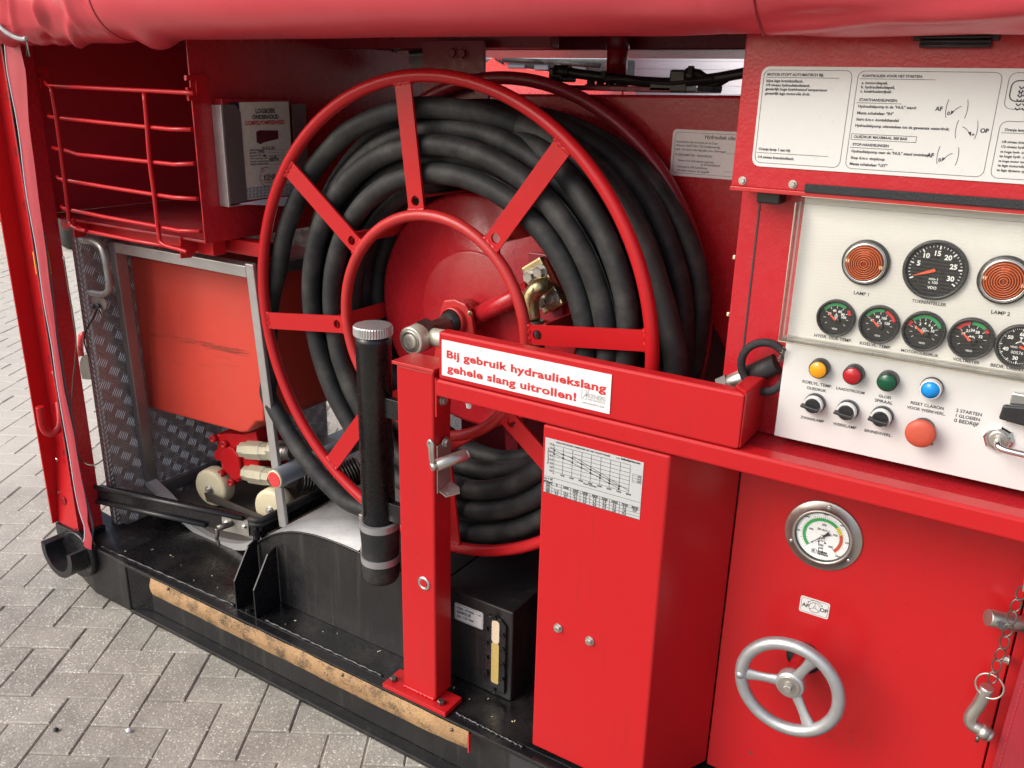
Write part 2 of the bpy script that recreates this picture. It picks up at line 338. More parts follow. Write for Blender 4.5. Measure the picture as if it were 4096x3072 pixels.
# lettering: flat print built from the built-in font
_tc = {}
def text_geo(s, bold=0.0, res=3, sp=1.0):
    k = (s, bold, sp)
    if k in _tc: return _tc[k]
    cu = bpy.data.curves.new('txt', 'FONT'); cu.body = s; cu.size = 1; cu.resolution_u = res; cu.offset = bold; cu.space_character = sp; cu.fill_mode = 'FRONT'
    o = bpy.data.objects.new('txt', cu); COL.objects.link(o); dg = bpy.context.evaluated_depsgraph_get()
    me = bpy.data.meshes.new_from_object(o.evaluated_get(dg)); vs = [(v.co.x, v.co.y) for v in me.vertices]; fs = [tuple(p.vertices) for p in me.polygons]
    bpy.data.objects.remove(o); bpy.data.curves.remove(cu); bpy.data.meshes.remove(me)
    _tc[k] = (vs, fs); return _tc[k]
class Print:
    """flat print on a plane: o + u*U + v*V"""
    def __init__(s, nrm): s.v = []; s.f = []; s.n = Vector(nrm).normalized()
    def _add(s, vs, fs):
        k = len(s.v); s.v += vs; s.f += [tuple(i+k for i in f) for f in fs]
    def fit(s, txt, p0, p1, hs=1.0, bold=0.0, up=(0, 0, 1), sp=1.0):
        vs, fs = text_geo(txt, bold, 3, sp); p0 = Vector(p0); p1 = Vector(p1)
        if not vs: return
        x0 = min(a for a, b in vs); x1 = max(a for a, b in vs); L = (p1-p0).length; k = L/(x1-x0); U = (p1-p0)/L; Vv = Vector(up); Vv = (Vv-U*Vv.dot(U)).normalized()
        s._add([p0+U*((a-x0)*k)+Vv*(b*k*hs) for a, b in vs], fs)
    def put(s, txt, c, size, U=(1, 0, 0), up=(0, 0, 1), bold=0.0):
        vs, fs = text_geo(txt, bold)
        if not vs: return
        x0 = min(a for a, b in vs); x1 = max(a for a, b in vs); y0 = min(b for a, b in vs); y1 = max(b for a, b in vs)
        U = Vector(U); Vv = Vector(up); c = Vector(c)
        s._add([c+U*((a-(x0+x1)/2)*size)+Vv*((b-(y0+y1)/2)*size) for a, b in vs], fs)
    def line(s, a, b, w):
        a = Vector(a); b = Vector(b); d = (b-a).normalized(); q = s.n.cross(d)*(w/2)
        s._add([a-q, b-q, b+q, a+q], [(0, 1, 2, 3)])
    def poly(s, pts): s._add([Vector(p) for p in pts], [tuple(range(len(pts)))])
    def loop(s, pts, w):
        for i in range(len(pts)): s.line(pts[i], pts[(i+1) % len(pts)], w)
    def path(s, pts, w):
        for a, b in zip(pts, pts[1:]): s.line(a, b, w)
    def done(s, name, mat, parent, off=.0006):
        me = bpy.data.meshes.new(name); me.from_pydata([tuple(p+s.n*off) for p in s.v], [], s.f); me.materials.append(M[mat] if isinstance(mat, str) else mat)
        o = bpy.data.objects.new(name, me); COL.objects.link(o); o.parent = parent
        o.matrix_parent_inverse = Matrix.Translation(-WL(parent)); return o

# ================================================================== GROUND
gb = G().box(-40, 30, -20, 60, -.30, -.0065).done('ground', 'sand'); gb['kind'] = 'structure'
GO = Vector((-1.728, .835, 0)); UB = Vector((.854, .52, 0)).normalized(); UA = Vector((-UB.y, UB.x, 0)); PU = .0985
def brick_mesh():
    g = G(); L, w, q, t = PU*2-.003, PU-.003, .003, .06
    g.b.free(); g.b = bmesh.new()
    def lv(x0, x1, y0, y1, z): return [g.b.verts.new(p) for p in ((x0, y0, z), (x1, y0, z), (x1, y1, z), (x0, y1, z))]
    a = lv(-L/2, L/2, -w/2, w/2, -t); c = lv(-L/2, L/2, -w/2, w/2, -.003); e = lv(-L/2+q, L/2-q, -w/2+q, w/2-q, 0)
    g.b.faces.new(e)
    for A, Q in ((a, c), (c, e)):
        for i in range(4): g.b.faces.new((A[i], A[(i+1) % 4], Q[(i+1) % 4], Q[i]))
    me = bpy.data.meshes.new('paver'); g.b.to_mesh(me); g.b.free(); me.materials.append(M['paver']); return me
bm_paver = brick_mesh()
spots = []
for i in range(-150, 150):
    for j in range(-150, 150):
        k = (i-j) % 4
        if k == 0: c = GO+UB*(PU*(i+1))+UA*(PU*(j+.5)); v = 0
        elif k == 3: c = GO+UB*(PU*(i+.5))+UA*(PU*(j+1)); v = 1
        else: continue
        r = c-CAM; z = r.dot(fwd)
        if z < .3 or (c-Vector((-2, 2, 0))).length > 13: continue
        px = CX+FPX*r.dot(CR)/z; py = CY+FPX*r.dot(CD)/z
        if not (-700 < px < 2600 and 300 < py < 3500): continue
        hidden = (-2.38 < c.x and 1.34 < c.y < 3.7)
        vis = (-60 < px < 2250 and py < 3120) and not (c.x > -2.3 and c.y > 1.30) and not hidden
        if hidden: continue
        spots.append((z if vis else 1e3+z, c, v))
spots.sort(key=lambda q: q[0])
angb = math.atan2(UB.y, UB.x)
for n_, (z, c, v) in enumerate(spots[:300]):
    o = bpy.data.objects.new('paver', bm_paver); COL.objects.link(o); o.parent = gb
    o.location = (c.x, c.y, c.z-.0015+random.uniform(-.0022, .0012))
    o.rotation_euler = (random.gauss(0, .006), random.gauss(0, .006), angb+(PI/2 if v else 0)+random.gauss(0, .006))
fv = []; ff = []
bv = [tuple(q.co) for q in bm_paver.vertices]; bf = [tuple(p.vertices) for p in bm_paver.polygons]
for z, c, v in spots[300:]:
    mt = Matrix.Translation((c.x, c.y, c.z-.002+random.uniform(-.0025, .0015))) @ Matrix.Rotation(angb+(PI/2 if v else 0)+random.gauss(0, .006), 4, 'Z')
    k = len(fv); fv += [tuple(mt @ Vector(p)) for p in bv]; ff += [tuple(i+k for i in f) for f in bf]
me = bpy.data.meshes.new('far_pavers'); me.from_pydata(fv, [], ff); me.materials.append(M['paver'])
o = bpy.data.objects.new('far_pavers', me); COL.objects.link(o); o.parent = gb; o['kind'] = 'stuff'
# loose pebbles lying on the pavers
Pc = crop(0, 2300, .4654)
for p, col, r, lab in ((Pc(480, 1330), 'blackplastic', .007, 'small black pebble lying on the pavers in front of the skid'), (Pc(1105, 1335), 'paper', .007, 'small white pebble lying on the pavers in front of the skid')):
    q = at(p, 2, .003); g = G()
    g.lathe([(0, -.4*r), (.8*r, -.3*r), (r, .1*r), (.6*r, .55*r), (0, .65*r)], q, (.2, .1, 1), 9, True, False)
    tag(g.done('pebble', col), lab, 'pebble', 'loose pebbles lying on the pavers')

# ================================================================== BASE FRAME (skid)
sk = thing('container_base_frame', 'low black steel skid frame of the container standing on the pavers', 'base frame', (-1.0, 1.3, 0))
G().box(-2.31, .62, 1.290, 3.55, .150, .171, .002).done('deck_plate', 'deck', sk)
G().box(-2.112, .62, 1.264, 1.292, .158, .1705, .003).done('top_flange', 'black', sk)
G().box(-2.112, .62, 1.300, 1.312, .0125, .157, .002).done('beam_web', 'blackdull', sk)
G().prism([(-2.06, 1.3015, 0), (-2.118, 1.268, 0), (.62, 1.268, 0), (.62, 1.3015, 0)], (0, 0, .012), .002).done('bottom_flange', 'blackdull', sk)
G().prism([(-2.112, 1.267, .004), (-2.285, 1.267, .004), (-2.43, 1.29, .03), (-2.43, 1.40, .03), (-2.112, 1.40, .004)], (0, 0, .163), .004).done('beam_end_box', 'blackdull', sk)
G().prism([(-2.112, 1.272, .012), (-2.045, 1.3005, .012), (-2.112, 1.3005, .012)], (0, 0, .148), .002).done('mitre_plate', 'black', sk)
G().box(-2.445, -2.312, 1.262, 1.345, .16, .2, .004).done('corner_block', 'black', sk)
g = G()
pts = [at(p, 2, .1725) for p in (Bg(1, 600, 318), Bg(1, 820, 432), Bg(1, 1060, 507), Bg(1, 1240, 590), Bg(1, 1420, 680))]
g.tube([pts[0].lerp(pts[-1], i/40)+Vector((0, .0012*math.sin(i*1.7), 0)) for i in range(41)], [.0035+.0014*math.sin(i*2.1) for i in range(41)], 8)
g.done('weld_bead', 'black', sk)
for a, b_ in ((Bg(2, 90, 765), Bg(2, 805, 1105)), (Bg(2, 1240, 1325), Bg(2, 1650, 1535))):
    A, Q = at(a, 2, .1725), at(b_, 2, .1725)
    G().tube([A.lerp(Q, i/40)+Vector((0, .0012*math.sin(i*1.7), 0)) for i in range(41)], [.0034+.0014*math.sin(i*2.3) for i in range(41)], 8).done('weld_bead', 'black', sk)
# gusset plates against the tank
for x in (-1.662, -1.588):
    G().prism([(x, 1.29, .172), (x, 1.374, .172), (x, 1.374, .345), (x, 1.345, .335), (x, 1.29, .255)], (.004, 0, 0)).done('gusset_plate', 'black', sk)
# bolt under the front of the gusset
hexbolt((-1.624, 1.30, .1715), (0, 0, 1), .008, .008, sk, mat='black')
# half-open roller sleeve
cx, cz, ri, ro = -2.336, .158, .0565, .077
a0, a1 = math.radians(180-14), math.radians(360+14); N = 36
pts = [(cx+ro*math.cos(a0+(a1-a0)*i/N), 1.195, cz+ro*math.sin(a0+(a1-a0)*i/N)) for i in range(N+1)] + [(cx+ri*math.cos(a1+(a0-a1)*i/N), 1.195, cz+ri*math.sin(a1+(a0-a1)*i/N)) for i in range(N+1)]
g = G(); t = bmesh.new(); n2 = len(pts); A = [t.verts.new(p) for p in pts]; Q = [t.verts.new((p[0], 1.262, p[2])) for p in pts]
for i in range(n2): t.faces.new((A[i], Q[i], Q[(i+1) % n2], A[(i+1) % n2]))
for L_ in (A, Q):
    for i in range(N): t.faces.new((L_[i], L_[i+1], L_[n2-2-i], L_[n2-1-i]))
bmesh.ops.recalc_face_normals(t, faces=t.faces); g._merge(t, False)
g.done('roller_sleeve', 'blackdull', sk)
G().cyl((cx+.02, 1.245, cz-.02), (cx+.02, 1.275, cz-.02), .075, 40, .003).done('sleeve_collar', 'black', sk)
# recess on the right below the deck
G().box(-.80, .6, 1.2985, 1.3005, .02, .13).done('beam_recess', 'ink', sk)

random.seed(21); g = G()
for k in range(26):
    x = random.uniform(-2.2, -.76); y = random.uniform(1.30, 1.37); r_ = random.uniform(.0006, .0013); c = Vector((x, y, .1722)); a = random.uniform(0, 3.1)
    u = Vector((math.cos(a), math.sin(a), 0))*r_*random.uniform(1, 4); v = Vector((-math.sin(a), math.cos(a), 0))*r_
    g.hexa([c-u-v, c+u-v, c+u+v, c-u+v, c-u*.8-v*.6+Vector((0, 0, .0012)), c+u*.8-v*.6+Vector((0, 0, .0012)), c+u*.8+v*.6+Vector((0, 0, .0012)), c-u*.8+v*.6+Vector((0, 0, .0012))])
o = g.done('deck_grit', 'cream', sk); o['kind'] = 'stuff'
st = thing('tan_fabric_strip', 'long worn tan strip fixed along the edge of the black skid beam', 'strip', (-1.43, 1.26, .11))
def stripf(u, v):
    x = -1.985+1.10*u; z = .1655-.0535*v
    y = 1.2625-.006*math.sin(PI*v)+.0022*noise.noise((x*9, v*2, 3))+.004*v*max(0, u-.9)*10
    return Vector((x, y, z+.0015*noise.noise((x*12, v, 7))))
G().grid(stripf, 120, 10).done('tan_face', 'fabrictan', st)
G().box(-1.985, -.885, 1.2645, 1.2675, .113, .157).done('backing_strip', 'rubber', st)
G().hexa([(-.8845, 1.259, .112), (-.882, 1.259, .112), (-.882, 1.2675, .112), (-.8845, 1.2675, .112), (-.8845, 1.259, .164), (-.882, 1.259, .164), (-.882, 1.2675, .157), (-.8845, 1.2675, .157)]).done('red_edge', 'inkred', st)
for p in (Bg(1, 1010, 580), Bg(2, 555, 1100), Bg(2, 1215, 1430)):
    q = at(p, 1, 1.257); G().lathe([(.004, -.003), (.004, .001), (.002, .002)], q, (0, -1, 0), 10).done('rivet', 'steeldark', st)

# ================================================================== LEFT CORNER POST
cp = thing('corner_post', 'tall red channel post with round dents at the left end of the container', 'post', (-2.38, 1.30, .2))
G().hexa([(-2.449, 1.256, .2), (-2.444, 1.256, .2), (-2.444, 1.345, .2), (-2.449, 1.345, .2), (-2.449, 1.256, 1.62), (-2.444, 1.256, 1.62), (-2.444, 1.345, 1.62), (-2.449, 1.345, 1.62)]).done('side_flange', 'red', cp)
def weby(z): return 1.272+.031*min(1, max(0, (z-.2)/.25))
G().hexa([(-2.4435, 1.272, .2), (-2.322, 1.272, .2), (-2.322, 1.285, .2), (-2.4435, 1.285, .2), (-2.4435, weby(.45), .45), (-2.322, weby(.45), .45), (-2.322, weby(.45)+.01, .45), (-2.4435, weby(.45)+.01, .45)]).done('lower_web', 'red', cp)
G().box(-2.4435, -2.322, weby(.45), weby(.45)+.01, .4505, 1.62).done('web', 'red', cp)
G().box(-2.322, -2.317, 1.262, 1.341, .2, 1.62, .001).done('inner_flange', 'redpeel', cp)
for p in (Rg(1, 55, 635), Rg(1, 110, 1005), Rg(1, 168, 1365), ZP(460, 1230), Mg(1, 302, 815), ZQ(408, 430), ZQ(478, 770), ZQ(464, 1115), (8, 150), ZP(365, 680)):
    q = at(p, 1, 1.293); y = weby(q.z)
    q = at(p, 1, y-.0012); G().lathe([(.0145, 0), (.0135, .0012)], q+Vector((0, .0011, 0)), (0, -1, 0), 24).done('hole_plug', 'plug', cp)
for p in (ZQ(427, 805), ZQ(437, 1045), ZQ(403, 168), ZQ(420, 252)):
    q = at(p, 1, 1.285); hexbolt(q, (0, -1, 0), .005, .006, cp, 'screw', 'chrome', False)
rf = at(ZP(402, 700), 1, 1.27)
G().box(rf.x-.0145, rf.x+.018, rf.y, rf.y+.03, rf.z-.034, rf.z+.031, .004).done('reflector', 'amber', cp)
hk = [at(ZQ(x, y), 1, yy) for x, y, yy in ((292, 418, 1.225), (300, 480, 1.225), (315, 560, 1.228), (345, 605, 1.235), (395, 612, 1.25), (435, 580, 1.265), (448, 530, 1.275), (442, 450, 1.285), (432, 385, 1.292))]
G().tube(smooth_path(hk, 6), .0105, 14).done('hook', 'red', cp)
# fabric edge and cable hanging along the post
fs = thing('tarp_edge_strip', 'narrow red fabric edge hanging down the front of the left post', 'fabric strip', (-2.33, 1.25, .14))
Lp = [Z9(50, 420), Z9(95, 900), Z9(210, 1500), ZP(310, 0), ZP(362, 300), ZP(412, 600), ZP(442, 800), ZP(475, 1000), ZP(525, 1320), ZP(580, 1659), ZQ(430, 300), ZQ(490, 640), ZQ(545, 960), ZQ(590, 1200), ZQ(622, 1290), ZQ(628, 1380), ZQ(592, 1478)]
Rp = [Z9(240, 500), Z9(330, 950), Z9(385, 1600), ZP(430, 0), ZP(470, 300), ZP(510, 600), ZP(540, 850), ZP(585, 1200), ZP(645, 1659), ZQ(475, 300), ZQ(550, 640), ZQ(600, 960), ZQ(645, 1200), ZQ(650, 1270), ZQ(690, 1380), ZQ(688, 1470)]
def dedupe(P):
    P = [at(p, 1, 1.247) for p in P]; return sorted(P, key=lambda q: -q.z)
LP, RP = dedupe(Lp), dedupe(Rp)
def interp(P, z):
    for a, b_ in zip(P, P[1:]):
        if a.z >= z >= b_.z: return a.x+(b_.x-a.x)*(a.z-z)/max(1e-6, a.z-b_.z)
    return P[0].x if z > P[0].z else P[-1].x
zt, zb = 1.58, max(LP[-1].z, RP[-1].z)
def strf(u, v):
    z = zt+(zb-zt)*v; a = interp(LP, z); b_ = interp(RP, z); w = abs(math.sin(PI*u))
    return Vector((a+(b_-a)*u, 1.247-.003*w-.003*noise.noise((u*2, z*7, 1))-.005*max(0, v-.9)*10*u, z))
G().grid(strf, 8, 120).done('fabric_face', 'tarpstrip', fs)
G().tube([strf(0, i/60)+Vector((0, -.001, 0)) for i in range(61)], .0013, 6).done('hem_piping', 'paper', fs)
ec = thing('edge_cable', 'thin black and grey cable running down beside the red fabric edge', 'cable', (-2.31, 1.25, .2))
pts = [at(p, 1, 1.258) for p in (ZP(480, 350), ZP(560, 900), ZP(625, 1450), ZQ(450, 60), ZQ(480, 260), ZQ(540, 560), ZQ(580, 860), ZQ(640, 1120), ZQ(682, 1290), ZQ(676, 1410))]
pts = sorted(pts, key=lambda q: -q.z); G().tube(smooth_path(pts, 8), .0034, 10).done('cable_sheath', 'greytube', ec)
pts = [at(p, 1, 1.262) for p in (ZP(700, 620), ZP(760, 1000), ZP(810, 1300), ZP(840, 1560), ZQ(552, 100), ZQ(540, 200), ZQ(525, 450), ZQ(540, 640), ZQ(585, 780), ZQ(630, 835), ZQ(680, 850), ZQ(720, 838), ZQ(756, 812))]
G().tube(smooth_path(pts, 8), .002, 8).done('lanyard', 'steeldark', ec)

# ================================================================== STORAGE CABINET + ROD GATE
cb = thing('storage_cabinet', 'open dark red storage box with a rod gate, upper left of the container', 'cabinet', (-2.05, 1.36, 1.13))
XW = -1.734
G().box(-2.42, XW-.001, 1.36, 2.2, 1.128, 1.134, .001).done('floor_panel', 'redfloor', cb)
G().box(-2.42, -2.415, 1.361, 2.2, 1.1345, 1.62).done('left_panel', 'redcab', cb)
G().box(-2.41, -1.74, 2.195, 2.2, 1.1345, 1.62).done('back_panel', 'redcab', cb)
G().box(XW-.004, XW, 1.359, 2.55, 1.1265, 1.62, .001).done('right_panel', 'redpeel', cb)
G().box(-2.41, -1.76, 1.40, 1.44, 1.088, 1.127, .002).done('cross_tube', 'red', cb)
tb = at(Rg(1, 1480, 1600), 1, 1.47)
g = G(); g.box(XW-.1, XW+.09, 1.455, 1.495, 1.088, 1.124, .002); g.done('stub_tube', 'red', cb)
G().box(XW+.0902, XW+.0912, 1.459, 1.491, 1.092, 1.120).done('tube_opening', 'ink', cb)
def yzplate(pxs, X, th, name, mat='red'):
    return G().prism([at(p, 0, X) for p in pxs], (th, 0, 0)).done(name, mat, cb)
gap_ = .0075
yzplate([Rg(1, 1222, 500), Rg(1, 1362, 492), Rg(1, 1366, 672), Rg(1, 1242, 668), Rg(1, 1228, 580), Rg(1, 1254, 578), Rg(1, 1262, 622), Rg(1, 1292, 628), Rg(1, 1288, 535), Rg(1, 1222, 533)], XW+.0005, .0075, 'hook_bracket')
yzplate([Rg(1, 250, 448), Rg(1, 315, 452), Rg(1, 325, 592), Rg(1, 268, 592), Rg(1, 258, 512), Rg(1, 285, 512), Rg(1, 292, 545), Rg(1, 306, 545), Rg(1, 300, 478), Rg(1, 252, 474)], -2.314, .004, 'hook_bracket')
yzplate([Z8(110, 60), Z8(320, 100), Z8(318, 160), Z8(240, 262), Z8(130, 275)], at(Z8(110, 150), 1, 1.352).x, .004, 'hinge_bracket')
yzplate([Z8(1290, 265), Z8(1340, 285), Z8(1500, 325), Z8(1500, 380), Z8(1415, 498), Z8(1300, 506)], at(Z8(1295, 380), 1, 1.352).x, .004, 'hinge_bracket')
gt = G().tube([at(p, 1, 1.335) for p in (Rg(1, 338, 570), Rg(1, 345, 640))], .005, 10).done('rod_gate', 'red', cb)
rods = [
 [(300, 545), (325, 570), (700, 588), (1225, 614), (1290, 620)],
 [(322, 766), (335, 776), (700, 815), (950, 840), (1130, 857), (1275, 860)],
 [(350, 978), (370, 988), (420, 992), (520, 1025), (900, 1064), (1160, 1091), (1292, 1086)],
 [(380, 1168), (392, 1188), (700, 1240), (1000, 1287), (1160, 1311), (1312, 1320)],
 [(408, 1366), (420, 1382), (700, 1440), (1000, 1494), (1190, 1531), (1332, 1536)],
 [(445, 1490), (520, 1512), (570, 1532), (900, 1598), (1200, 1650)],
]
for r_ in rods: G().tube([at(Rg(1, *p), 1, 1.335) for p in r_], .0052, 10).done('rod', 'red', gt)
v1 = [Rg(1, 338, 572), Rg(1, 370, 760), Rg(1, 400, 980), Rg(1, 425, 1180), Rg(1, 448, 1370), Rg(1, 458, 1470), Z8(85, 115), Z8(110, 150), Z8(170, 182), Z8(262, 203)]
v2 = [Rg(1, 956, 618), Rg(1, 975, 830), Rg(1, 992, 1060), Rg(1, 1022, 1290), Rg(1, 1046, 1500), Z8(1068, 250), Z8(1080, 315), Z8(1120, 355), Z8(1200, 385), Z8(1290, 408), Z8(1385, 440)]
for v_ in (v1, v2): G().tube(smooth_path([at(p, 1, 1.327) for p in v_], 4), .0052, 10).done('upright_rod', 'red', gt)
G().prism([(-2.317, 1.2625, .45), (-2.317, 1.268, .45), (-2.317, 1.272, 1.0), (-2.317, 1.292, 1.6), (-2.317, 1.2625, 1.6)], (.0022, 0, 0)).done('rubber_seal', 'rubber', cp)
# ---- logbook holder and logbook on the cabinet's right side
lh = thing('logbook_holder', 'folded aluminium holder fixed to the side of the red cabinet', 'document holder', (XW, 1.53, 1.21))
XF = -1.70
G().box(XW+.001, XF, 1.410, 1.4135, 1.216, 1.446, .0012).done('side_lip', 'alu', lh)
G().prism([(XF-.0005, 1.4135, 1.218), (XF-.0005, 1.466, 1.222), (XF-.0005, 1.466, 1.43), (XF-.0005, 1.452, 1.446), (XF-.0005, 1.4135, 1.446)], (.002, 0, 0)).done('front_lip', 'aludark', lh)
G().box(XW+.001, XF, 1.41, 1.68, 1.212, 1.2155, .001).done('bottom_lip', 'alu', lh)
G().box(XF-.001, XF+.001, 1.632, 1.678, 1.216, 1.446).done('front_lip', 'aludark', lh)
G().box(XW+.001, XF, 1.677, 1.680, 1.216, 1.446).done('side_lip', 'aludark', lh)
G().prism([at(ZL(*p), 0, XF+.002) for p in ((410, 1600), (850, 1530), (1130, 1500), (1145, 1545), (1090, 1640), (430, 1612))], (-.004, 0, 0)).done('paper_slip', 'paper', lh)
lb = thing('logbook', 'logbook with printed cream cover and red spine standing in the aluminium holder', 'book', (XF-.015, 1.53, 1.218))
G().box(XW+.004, XF-.003, 1.417, 1.626, 1.218, 1.460, .002).done('binder', 'logred', lb)
G().prism([at(ZL(*p), 0, XF-.0028) for p in ((235, 105), (395, 108), (475, 1555), (300, 1555))], (.0006, 0, 0)).done('spine_card', 'navy', lb)
cvp = [(390, 108), (1120, 95), (1195, 1462), (490, 1552)]
cv = G().prism([at(ZL(*p), 0, XF-.002) for p in cvp], (.0008, 0, 0)).done('cover_sheet', 'logcover', lb)
def LP_(x, y): return at(ZL(x, y), 0, XF-.0012)
pr = Print((1, 0, 0))
pr.fit('LOGBOEK', LP_(635, 268), LP_(930, 260), 1.05, .04); pr.fit('ONDERHOUD', LP_(588, 356), LP_(975, 346), 1.05, .04)
pr.done('title', 'ink', cv); pr = Print((1, 0, 0))
for t_, a, b_ in (('Objectnummer:', (543, 824), (710, 816)), ('Bouwjaar:', (545, 866), (655, 860)), ('Uitvoering: DP /', (548, 910), (730, 900)), ('DAF motornummer:', (552, 950), (755, 942)), ('Draagbare pomp nummer:', (553, 995), (825, 980)), ('Haakarm aanhangwagen', (556, 1035), (820, 1020)),
    ('30-FO-24', (722, 812), (915, 800)), ('1990', (672, 864), (765, 858)), ('G - 125 88', (768, 942), (940, 930)), ('9007143', (835, 980), (975, 968)), ('KENBRI', (760, 1252), (990, 1235)), ('www.kenbri.nl', (765, 1303), (880, 1296))):
    pr.fit(t_, LP_(*a), LP_(*b_), 1.15 if t_ == 'KENBRI' else 1, .02)
for y in (803, 846, 888, 928, 972, 1018): pr.line(LP_(800, y+8), LP_(1065, y-4), .0005)
pr.poly([LP_(742, 905), LP_(785, 902), LP_(783, 878), LP_(742, 882)])
cc = LP_(790, 1205); R_ = .020
pr.path([cc+Vector((0, R_*math.cos(a), 1.15*R_*math.sin(a))) for a in [math.radians(60+12*k) for k in range(19)]], .0012)
pr.done('lettering', 'ink', cv)
pr = Print((1, 0, 0)); pr.fit('DOMPELPOMPEENHEID', LP_(485, 446), LP_(1065, 425), 1.15, .03); pr.done('red_title', 'inkred', cv); pr = Print((1, 0, 0)); pr.fit('Fire Fighting', LP_(760, 1274), LP_(880, 1262), 1, .02)
pr.path([LP_(*p) for p in ((735, 1130), (718, 1100), (716, 1066), (740, 1085), (760, 1110), (755, 1140), (735, 1130))], .0012); pr.path([LP_(*p) for p in ((735, 1180), (700, 1200), (688, 1250), (715, 1262), (760, 1262))], .001)
pr.done('logo_print', 'inkred', cv)
pr = Print((1, 0, 0)); pr.poly([LP_(*p) for p in ((640, 545), (690, 520), (965, 522), (970, 645), (750, 700), (712, 728), (650, 700))]); pr.done('printed_picture', 'maroon', cv)
pr = Print((1, 0, 0)); pr.poly([LP_(*p) for p in ((478, 1368), (1190, 1298), (1193, 1455), (492, 1548))]); pr.done('tread_print', 'chartgrey', cv, .0004)
pr = Print((1, 0, 0))
for i in range(13):
    for j in range(4):
        x = 500+54*i; y = 1385+42*j-.1*(54*i)
        if y < 1310: continue
        s_ = 1 if (i+j) % 2 else -1; pr.line(LP_(x-14, y+s_*10), LP_(x+14, y-s_*10), .0018)
pr.done('tread_marks', 'ink', cv)

# ================================================================== TREAD PLATE WALL
tw = thing('tread_plate_wall', 'upright aluminium tread plate wall between the left red post and the cart', 'metal panel', (-2.31, 1.6, .172))
XT = -2.302
G().box(XT-.004, XT, 1.39, 2.3, .172, 1.12).done('tread_sheet', 'tread', tw)
G().cyl((XT-.010, 1.391, .172), (XT-.010, 1.391, 1.12), .010, 20).done('rolled_edge', 'tread', tw)
G().box(XT-.036, XT-.010, 1.381, 1.385, .172, 1.12, .001).done('front_flange', 'tread', tw)
tv = []; tf = []
def bar(c, d, n, L, w, h):
    s_ = n.cross(d); k = len(tv)
    prof = [(-L/2, 0, 0), (-L/4, -w/2, 0), (L/4, -w/2, 0), (L/2, 0, 0), (L/4, w/2, 0), (-L/4, w/2, 0), (-L/4, 0, h), (L/4, 0, h)]
    for a, b_, e in prof: tv.append(tuple(c+d*a+s_*b_+n*e))
    for f in ((0, 1, 6), (1, 2, 7, 6), (2, 3, 7), (3, 4, 7), (4, 5, 6, 7), (5, 0, 6)): tf.append(tuple(i+k for i in f))
nX = Vector((1, 0, 0)); nY = Vector((0, -1, 0)); pitch = .0345
for i in range(27):
    for j in range(27):
        y = 1.402+pitch*i; z = .19+pitch*j
        sg_ = 1 if (i+j) % 2 else -1; d = Vector((0, sg_*.5, .866)) if sg_ > 0 else Vector((0, -.82, .57)); e = nX.cross(d)
        for k in range(-2, 3): bar(Vector((XT, y, z))+e*(k*.0066), d, nX, .030, .0027, .0016)
for j in range(62):
    z = .18+.0153*j
    for x, ss in ((XT-.028, 1), (XT-.014, -1)): bar(Vector((x, 1.381, z)), Vector((.55, 0, .83*ss)), nY, .018, .003, .0012)
    q = Vector((-.3, -.95, 0)).normalized(); bar(Vector((XT-.010, 1.391, z))+q*.0098, Vector((.7, 0, .7)), q, .014, .004, .0012)
    q = Vector((.75, -.65, 0)).normalized(); bar(Vector((XT-.010, 1.391, z+.007))+q*.0098, Vector((.3, .4, .8)).normalized(), q, .014, .004, .0012)
me = bpy.data.meshes.new('tread_bars'); me.from_pydata(tv, [], tf); me.materials.append(M['treadbar'])
o = bpy.data.objects.new('tread_bars', me); COL.objects.link(o); o.parent = tw; o.matrix_parent_inverse = Matrix.Translation(-tw.location); o['kind'] = 'stuff'
hp = [at(p, 1, yy) for p, yy in ((Z8(205, 300), 1.385), (Z8(260, 312), 1.37), (Z8(350, 325), 1.362), (Z8(430, 385), 1.358), (Z8(470, 500), 1.357), (Z8(495, 640), 1.357), (Z8(515, 780), 1.357), (Z8(505, 870), 1.358), (Z8(450, 905), 1.362), (Z8(370, 895), 1.37), (Z8(300, 880), 1.385))]
G().tube(smooth_path(hp, 6), .0095, 14).done('handle', 'aludark', tw)
lk = G().prism([at(Z8(*p), 1, 1.368) for p in ((315, 930), (455, 945), (485, 985), (480, 1060), (430, 1105), (350, 1100), (320, 1030))], (0, .004, 0)).done('lock_plate', 'aludark', tw)
for p in (Z8(335, 1035), Z8(395, 1030)):
    q = at(p, 1, 1.364); G().lathe([(.008, 0), (.008, .004), (.004, .005)], q, (0, -1, 0), 12).done('lock_hole', 'ink', lk)
G().tube(smooth_path([at(Z8(*p), 1, 1.366) for p in ((380, 1050), (360, 1120), (320, 1200), (268, 1290), (242, 1380), (250, 1470), (290, 1590))], 6), .0022, 8).done('lanyard', 'rubber', lk)
g = G(); q = at(Z8(425, 1110), 1, 1.362); g.ring(q, .013, .0022, (.3, 1, .1), 24, 8); g.done('split_ring', 'steeldark', lk)
# far-side flap with red marker, seen left of the tread plate
ht = thing('hitch_flap', 'dark rounded flap with a red white bar beyond the tread plate wall', 'flap', (-2.6, 1.9, .5))
fp = [at(ZQ(*p), 1, 1.9) for p in ((585, 90), (600, 50), (640, 25), (700, 30), (700, 215), (650, 220), (605, 215), (590, 150))]
G().prism(fp, (0, .02, 0), .003).done('flap', 'steeldark', ht)
G().tube([at(p, 1, 1.9) for p in (ZQ(598, 40), ZQ(590, -30), ZP(890, 1620), ZP(900, 1500), ZP(940, 1480))], .012, 10).done('marker_bar', 'vanred', ht)

